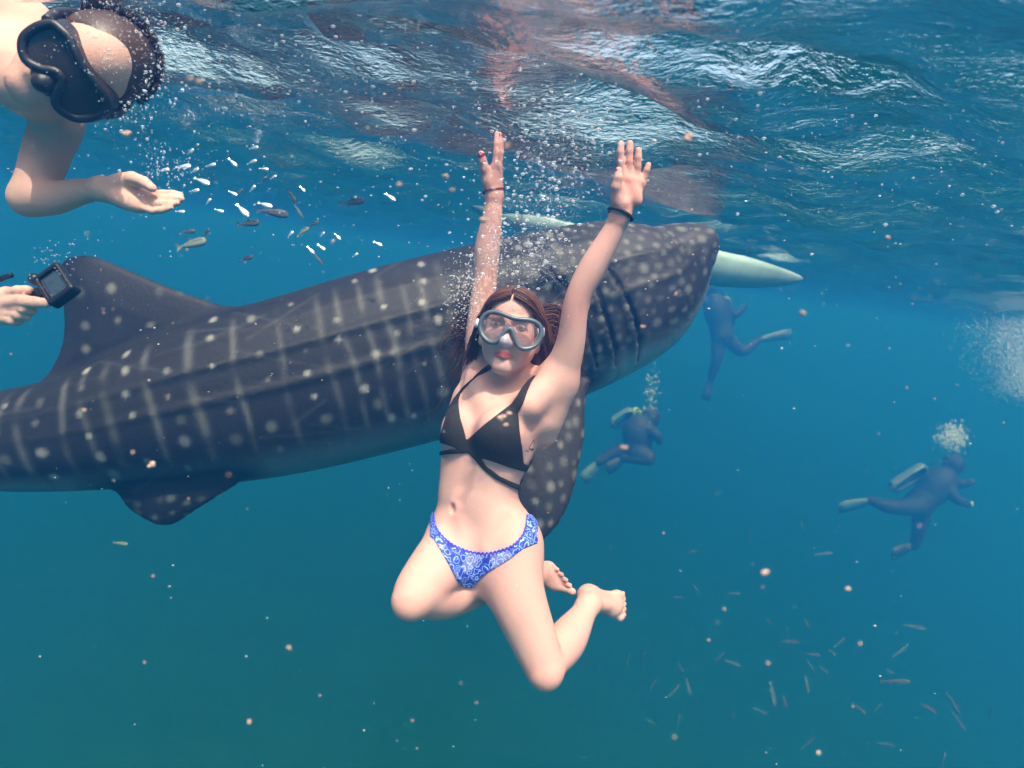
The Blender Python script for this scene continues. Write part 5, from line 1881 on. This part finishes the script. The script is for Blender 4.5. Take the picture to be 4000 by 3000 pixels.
def build_fish():
    rs = random.Random(4)
    dark = fish_mesh('fish', .13); dark.materials.append(fish_mat('dark_fish', (.03, .035, .035), (.12, .14, .13), 0, .5))
    pale = fish_mesh('fish', .125); pale.materials.append(fish_mat('pale_fish', (.18, .22, .16), (.42, .46, .34), 0, .45))
    slim = fish_mesh('fish', .085); slim.materials.append(fish_mat('slender_fish', (.06, .09, .10), (.22, .28, .30), .0, .45))
    brown = fish_mesh('fish', .085); brown.materials.append(fish_mat('brown_fish', (.06, .06, .05), (.18, .17, .14), 0, .5))
    silv = fish_mesh('fish', .20, False, .42); silv.materials.append(fish_mat('silver_fish', (.85, .87, .88), (.97, .97, .98), .7, .30))
    c7 = lambda x, y: (500 + x / 1.7015, 500 + y / 1.7015)
    one = [(1490, 492, 106, 8, 3.4, dark, 'dark striped fish alone above the shark\'s back, left of the raised arm'), (800, 635, 96, 4, 3.2, dark, 'dark fish below the two brightest flashes of the school'),
           (1085, 450, 72, -58, 3.6, dark, 'dark fish diving head down in the school near the outstretched palm'), (420, 772, 132, 12, 3.3, pale, 'pale olive fish below the open palm of the upper swimmer'),
           (640, 112, 95, -18, 3.6, dark, 'faint dark fish highest of the school beside the open palm')]
    for x, y, l, a, d, me, lab in one:
        place_fish(me, *c7(x, y), l, a, d, lab, 'fish near the outstretched palm', yaw=rs.uniform(-.2, .2))
    dull = sorted(((1160, 692, 62, 35, pale), (395, 690, 60, 10, dark), (785, 865, 62, 10, dark), (1262, 865, 60, -55, slim), (1135, 552, 60, -60, slim), (905, 340, 45, 40, dark), (735, 430, 48, 40, brown), (960, 560, 120, -8, dark), (520, 700, 45, 60, dark), (1230, 640, 50, 25, dark)), key=lambda q: q[0])
    for k, (x, y, l, a, me) in enumerate(dull):
        place_fish(me, *c7(x, y), l, a, rs.uniform(3.1, 4.2), 'small dull fish, %s from the left among the flashing ones by the palm' % ordinal(k + 1), 'dull fish near the outstretched palm', yaw=rs.uniform(-.3, .3))
    glints = [(365, 258, 1.5), (443, 285, .9), (550, 248, 1), (695, 228, 1.1), (823, 228, 1), (902, 272, .9), (965, 328, .7), (490, 352, 1.6), (240, 280, 1), (440, 418, 1), (535, 488, .7), (605, 548, .9), (695, 432, .9), (828, 403, .8),
              (345, 555, .9), (1160, 405, .7), (1743, 458, 1.1), (1660, 768, .9), (1392, 720, .8), (1285, 792, .9), (1213, 810, .9), (1080, 708, .8), (1292, 708, .6), (910, 510, 1.4), (760, 545, 1.6), (1510, 845, .6), (835, 133, .9), (415, 158, .8)]
    for k, (x, y, s) in enumerate(sorted(glints)):
        p = c7(x, y); d = rs.uniform(2.4, 3.4)
        w = wp(Q(*p, d)); v = (CAM_POS - w).normalized()
        half = (v + SUN_DIR).normalized()
        place_fish(silv, *p, 42 * s, rs.uniform(-50, 50), d, 'silver fish flashing white, %s from the left in the school by the open palm' % ordinal(k + 1), 'silver fish flashing in the sun', flank=Vector((half.x + rs.uniform(-.06, .06), half.y + rs.uniform(-.06, .06), half.z)))
    lr = [(725, 130, 65, 80), (1015, 80, 45, 100), (645, 440, 60, 0), (440, 410, 50, -50), (1040, 600, 60, -60), (930, 650, 55, 80), (950, 700, 110, -10), (1620, 620, 140, -15), (1540, 755, 110, 25), (1515, 915, 140, 5), (640, 815, 100, -25), (570, 785, 70, 45),
          (855, 980, 160, -75), (920, 1025, 85, -70), (1040, 930, 110, -75), (320, 965, 90, 55), (400, 940, 110, -75), (790, 1075, 90, -30), (345, 1135, 90, 80), (1320, 1060, 100, -40), (1830, 1030, 130, -60), (1700, 1060, 120, -35), (1215, 705, 80, 30),
          (1075, 770, 80, -10), (360, 840, 60, -60), (1180, 760, 60, -45), (1060, 830, 60, -60), (210, 930, 70, 60), (1860, 1130, 110, -60), (1775, 1340, 90, 85), (1045, 1250, 90, 45), (1460, 1255, 90, -5), (200, 1135, 60, -40), (1560, 185, 80, -15), (1130, 225, 100, 0),
          (640, 1100, 50, 80), (440, 1050, 60, 80), (160, 800, 80, 85), (75, 800, 60, 70), (1420, 1060, 60, 40), (830, 590, 50, -40), (2030, 1080, 70, 80), (1130, 850, 60, -45), (1490, 860, 60, -30), (420, 215, 55, 10), (1205, 90, 50, 80), (340, 460, 60, -10), (540, 610, 50, 85)]
    for k, (x, y, l, a) in enumerate(sorted(lr)):
        place_fish((slim, brown, slim, brown)[k % 4], 2400 + x / 1.3825, 2000 + y / 1.3825, l / 1.3825 * 1.05, a, rs.uniform(9.0, 13.5), 'slender %s fish, %s from the left in the lower right school' % (('silvery', 'brown', 'silvery', 'brown')[k % 4], ordinal(k + 1)), 'slender fish of the lower right school', yaw=rs.uniform(-.35, .35))
    for x, y, l, a in ((470, 2122, 60, -8),):
        place_fish(pale, x, y, l, a, 4.5, 'lone greenish fish below the shark\'s pelvic fin', 'lone fish')

# ---------------------------------------------------------------- bubbles and drifting specks
_ico = None
def spheres(name, C, R, mat, sub=1, stretch=None):
    global _ico
    bm = bmesh.new(); bmesh.ops.create_icosphere(bm, subdivisions=sub, radius=1)
    v = np.array([q.co for q in bm.verts]); f = np.array([[q.index for q in p.verts] for p in bm.faces]); bm.free()
    C = np.asarray(C); R = np.asarray(R)
    S = np.ones((len(C), 3)) if stretch is None else stretch
    V = (C[:, None] + R[:, None, None] * v[None] * S[:, None]).reshape(-1, 3)
    F = (f[None] + (np.arange(len(C)) * len(v))[:, None, None]).reshape(-1, 3)
    return mesh_np(name, to_world(V), F, mat)

def bubble_mat():
    m, nt, out = new_mat('air_bubble')
    lw = node(nt, 'ShaderNodeLayerWeight', Blend=.35)
    tr = node(nt, 'ShaderNodeBsdfTransparent', Color=(.97, .98, 1, 1))
    gl = node(nt, 'ShaderNodeBsdfPrincipled', Roughness=.12, Metallic=.0)
    gl.inputs['Base Color'].default_value = (.92, .93, .95, 1); gl.inputs['Specular IOR Level'].default_value = 1.0
    mr = node(nt, 'ShaderNodeMapRange'); mr.inputs['To Min'].default_value = .16; mr.inputs['To Max'].default_value = .9
    nt.links.new(lw.outputs['Facing'], mr.inputs['Value'])
    mx = node(nt, 'ShaderNodeMixShader')
    nt.links.new(mr.outputs[0], mx.inputs[0]); nt.links.new(tr.outputs[0], mx.inputs[1]); nt.links.new(gl.outputs[0], mx.inputs[2])
    nt.links.new(mx.outputs[0], out.inputs['Surface'])
    return m

def build_bubbles():
    rs = np.random.default_rng(17)
    bm_ = bubble_mat()
    # plume rising between the raised arms: from round the head up to the surface
    C, R = [], []
    def add(px, py, d, r):
        C.append(Q(px, py, d)); R.append(r)
    for _ in range(2600):
        t = rs.random()
        y = 1130 - 1100 * t ** .85
        cx = 2080 + 130 * (t > .25) * min(1, (t - .25) * 2) + 40 * math.sin(t * 5)
        wd = 60 + 190 * t
        if t < .2: cx, wd = 2050 + rs.normal(0, 30), 110
        px = cx + rs.normal(0, wd); d = 1.66 + rs.normal(0, .09)
        z = Q(px, y, d)
        r = .0008 + .0042 * rs.random() ** 5 + (.002 * rs.random() if rs.random() < .03 else 0)
        add(px, y, d, r)
    for _ in range(420):       # cluster at the left of her hair
        add(1820 + rs.normal(0, 42), 1140 + rs.normal(0, 70), 1.74 + rs.normal(0, .03), .0011 + .0018 * rs.random() ** 3)
    for _ in range(260):       # on and beside the left arm
        add(1935 + rs.normal(0, 22), 960 + rs.normal(0, 90), 1.72 + rs.normal(0, .02), .0011 + .0018 * rs.random() ** 3)
    for _ in range(7500):      # fine fizz under the surface everywhere at the top
        px = rs.uniform(300, 4000); y = abs(rs.normal(0, 330)) - 40
        d = rs.uniform(1.1, 2.6)
        add(px, y + (px - 300) * .05, d, .0007 + .0028 * rs.random() ** 5)
    for _ in range(1300):       # white cloud of larger ones at the top of the plume
        add(2270 + rs.normal(0, 105), 255 + rs.normal(0, 125), 1.72 + rs.normal(0, .06), .0010 + .0052 * rs.random() ** 4)
    for _ in range(5200):      # mist of the finest bubbles in the plume
        t = rs.random() ** 1.3
        y = 1050 * (1 - t) + 20
        cx = 2265 - 170 * (1 - t)
        add(cx + rs.normal(0, 60 + 95 * t), y + rs.normal(0, 30), 1.70 + rs.normal(0, .08), .0004 + .0008 * rs.random() ** 2)
    C, R = np.array(C), np.array(R)
    keep = np.array([wp(c).z < -.012 for c in C])
    st = np.stack([1 + rs.random(len(C)) * .5, np.ones(len(C)), np.ones(len(C)) * .85], 1)
    o = spheres('bubbles', C[keep], R[keep], bm_, 1, st[keep])
    tag(o, 'cloud of fine air bubbles rising past the raised arms', 'bubbles', kind='stuff')
    # splash round the upper left head
    C, R = [], []
    for _ in range(800):
        a = rs.uniform(-1.3, 1.7); rr = 225 + abs(rs.normal(0, 110))
        add(335 + rr * math.cos(a), 235 - rr * .95 * math.sin(a), 1.33 + rs.normal(0, .06), .0007 + .0030 * rs.random() ** 5)
    for _ in range(700):      # bubbles added before the forehead and hair to haze and soften the head
        add(430 + rs.normal(0, 130), 150 + rs.normal(0, 90), 1.12 + rs.normal(0, .03), .0004 + .0012 * rs.random() ** 3)
    for _ in range(160):
        add(650 + rs.normal(0, 70), 655 + rs.normal(0, 45), 1.36 + rs.normal(0, .03), .0009 + .0014 * rs.random() ** 3)
    for _ in range(60):
        add(230 + rs.normal(0, 70), 1010 + rs.normal(0, 40), 1.33, .0009 + .0008 * rs.random())
    C, R = np.array(C), np.array(R)
    keep = np.array([wp(c).z < -.012 for c in C])
    o = spheres('splash_bubbles', C[keep], R[keep], bm_, 1)
    tag(o, 'fine bubbles clinging round the swimmer at the upper left', 'bubbles', kind='stuff')
    # exhaled air of the divers and the churned water at the right edge
    C, R = [], []
    for _ in range(900):
        add(3723 + rs.normal(0, 27), 1705 + rs.normal(0, 24), 14.3 + rs.normal(0, .2), .007 + .028 * rs.random() ** 4)
    for _ in range(120):
        add(2545 + rs.normal(0, 14), 1520 + rs.normal(0, 55), 14.3 + rs.normal(0, .1), .007 + .018 * rs.random() ** 2)
    o = spheres('exhaled_bubbles', np.array(C), np.array(R), bm_, 1)
    tag(o, 'bubbles breathed out by the scuba divers', 'bubbles', kind='stuff')
    C, R = [], []
    for _ in range(9000):
        t = rs.random()
        x = 4010 - abs(rs.normal(0, 95)) * (1.2 - .4 * t) + 40 * t; y = 1250 + 290 * t + rs.normal(0, 18)
        add(x, y, 8.5 + rs.normal(0, .6),   .0022 + .0045 * rs.random() ** 3)
    C, R = np.array(C), np.array(R)
    keep = np.array([wp(c).z < -.012 for c in C])
    o = spheres('churned_bubbles', C[keep], R[keep], bm_, 1)
    tag(o, 'pale cloud of churned bubbles at the right edge', 'bubbles', kind='stuff')
    # drifting specks: plankton and crumbs of fish food
    pm = simple_mat('plankton', (.52, .33, .25), rough=.8, vary=.4, scale=3)
    wm = simple_mat('white_speck', (.60, .55, .50), rough=.8, vary=.2, scale=3)
    C, R = [], []
    for _ in range(1500):
        d = .6 + 2.6 * rs.random() ** 1.2
        add(rs.uniform(-100, 4100), rs.uniform(0, 3000) if rs.random() < .22 else abs(rs.normal(0, 750)), d, (.00035 + .0009 * rs.random() ** 5) * d)
    C, R = np.array(C), np.array(R)
    keep = np.array([wp(c).z < -.012 for c in C])
    st = np.stack([1 + rs.random(len(C)) * 1.2, np.ones(len(C)), .6 + .6 * rs.random(len(C))], 1)
    o = spheres('drifting_specks', C[keep], R[keep], wm, 1, st[keep])
    tag(o, 'tiny pale specks drifting all through the water', 'specks', kind='stuff')
    C, R = [], []
    spots = [(2685, 535, 17), (1742, 690, 12), (1765, 742, 11), (1890, 860, 14), (2440, 1750, 15), (2990, 2232, 16), (3310, 2300, 10), (1560, 720, 9), (1980, 565, 9), (3135, 1225, 10), (2510, 1275, 9), (2640, 1150, 6), (590, 1815, 13), (3470, 930, 9),
             (1960, 1630, 14), (1985, 1620, 10), (1975, 1655, 9), (1300, 945, 7), (780, 320, 15), (740, 310, 11), (495, 520, 12), (1130, 2530, 8), (975, 2820, 10), (3198, 2940, 8), (330, 1600, 6), (520, 1765, 6), (3000, 2590, 5), (3360, 2515, 5), (2770, 2500, 6), (2830, 2380, 5)]
    for x, y, r in spots:
        d = rs.uniform(.55, .8)
        for k in range(3):
            add(x + rs.normal(0, r * .35), y + rs.normal(0, r * .3), d, r / FPX * d * rs.uniform(.5, .8))
    for _ in range(38):
        d = rs.uniform(.45, .9)
        add(rs.uniform(0, 4000), rs.uniform(500, 3000), d, rs.uniform(2, 4.5) / FPX * d)
    o = spheres('food_crumbs', np.array(C), np.array(R), pm, 2, np.stack([1 + rs.random(len(C)) * .5, np.ones(len(C)), .7 + .4 * rs.random(len(C))], 1))
    tag(o, 'pinkish crumbs of fish food drifting close to the lens', 'crumbs', kind='stuff')

# ---------------------------------------------------------------- assemble
build_water(); build_seabed(); build_haze()
build_shark()
_t = at_level(3138, 1088, -.15); _b = at_level(2700, 990, -.09)
build_float(_t, _b, 2.4, .26, .20, 'pale green outrigger float awash beyond the shark\'s snout', (.27, .38, .34))
_t = at_level(2275, 892, -.06); _b = at_level(1830, 795, -.01)
build_float(_t, _b, (_b - _t).length, .13, .11, 'pale green outrigger float awash behind the raised arms', (.32, .42, .37))
build_divers()
build_fish()
build_woman()
build_man()
build_camera_hand()
build_bubbles()
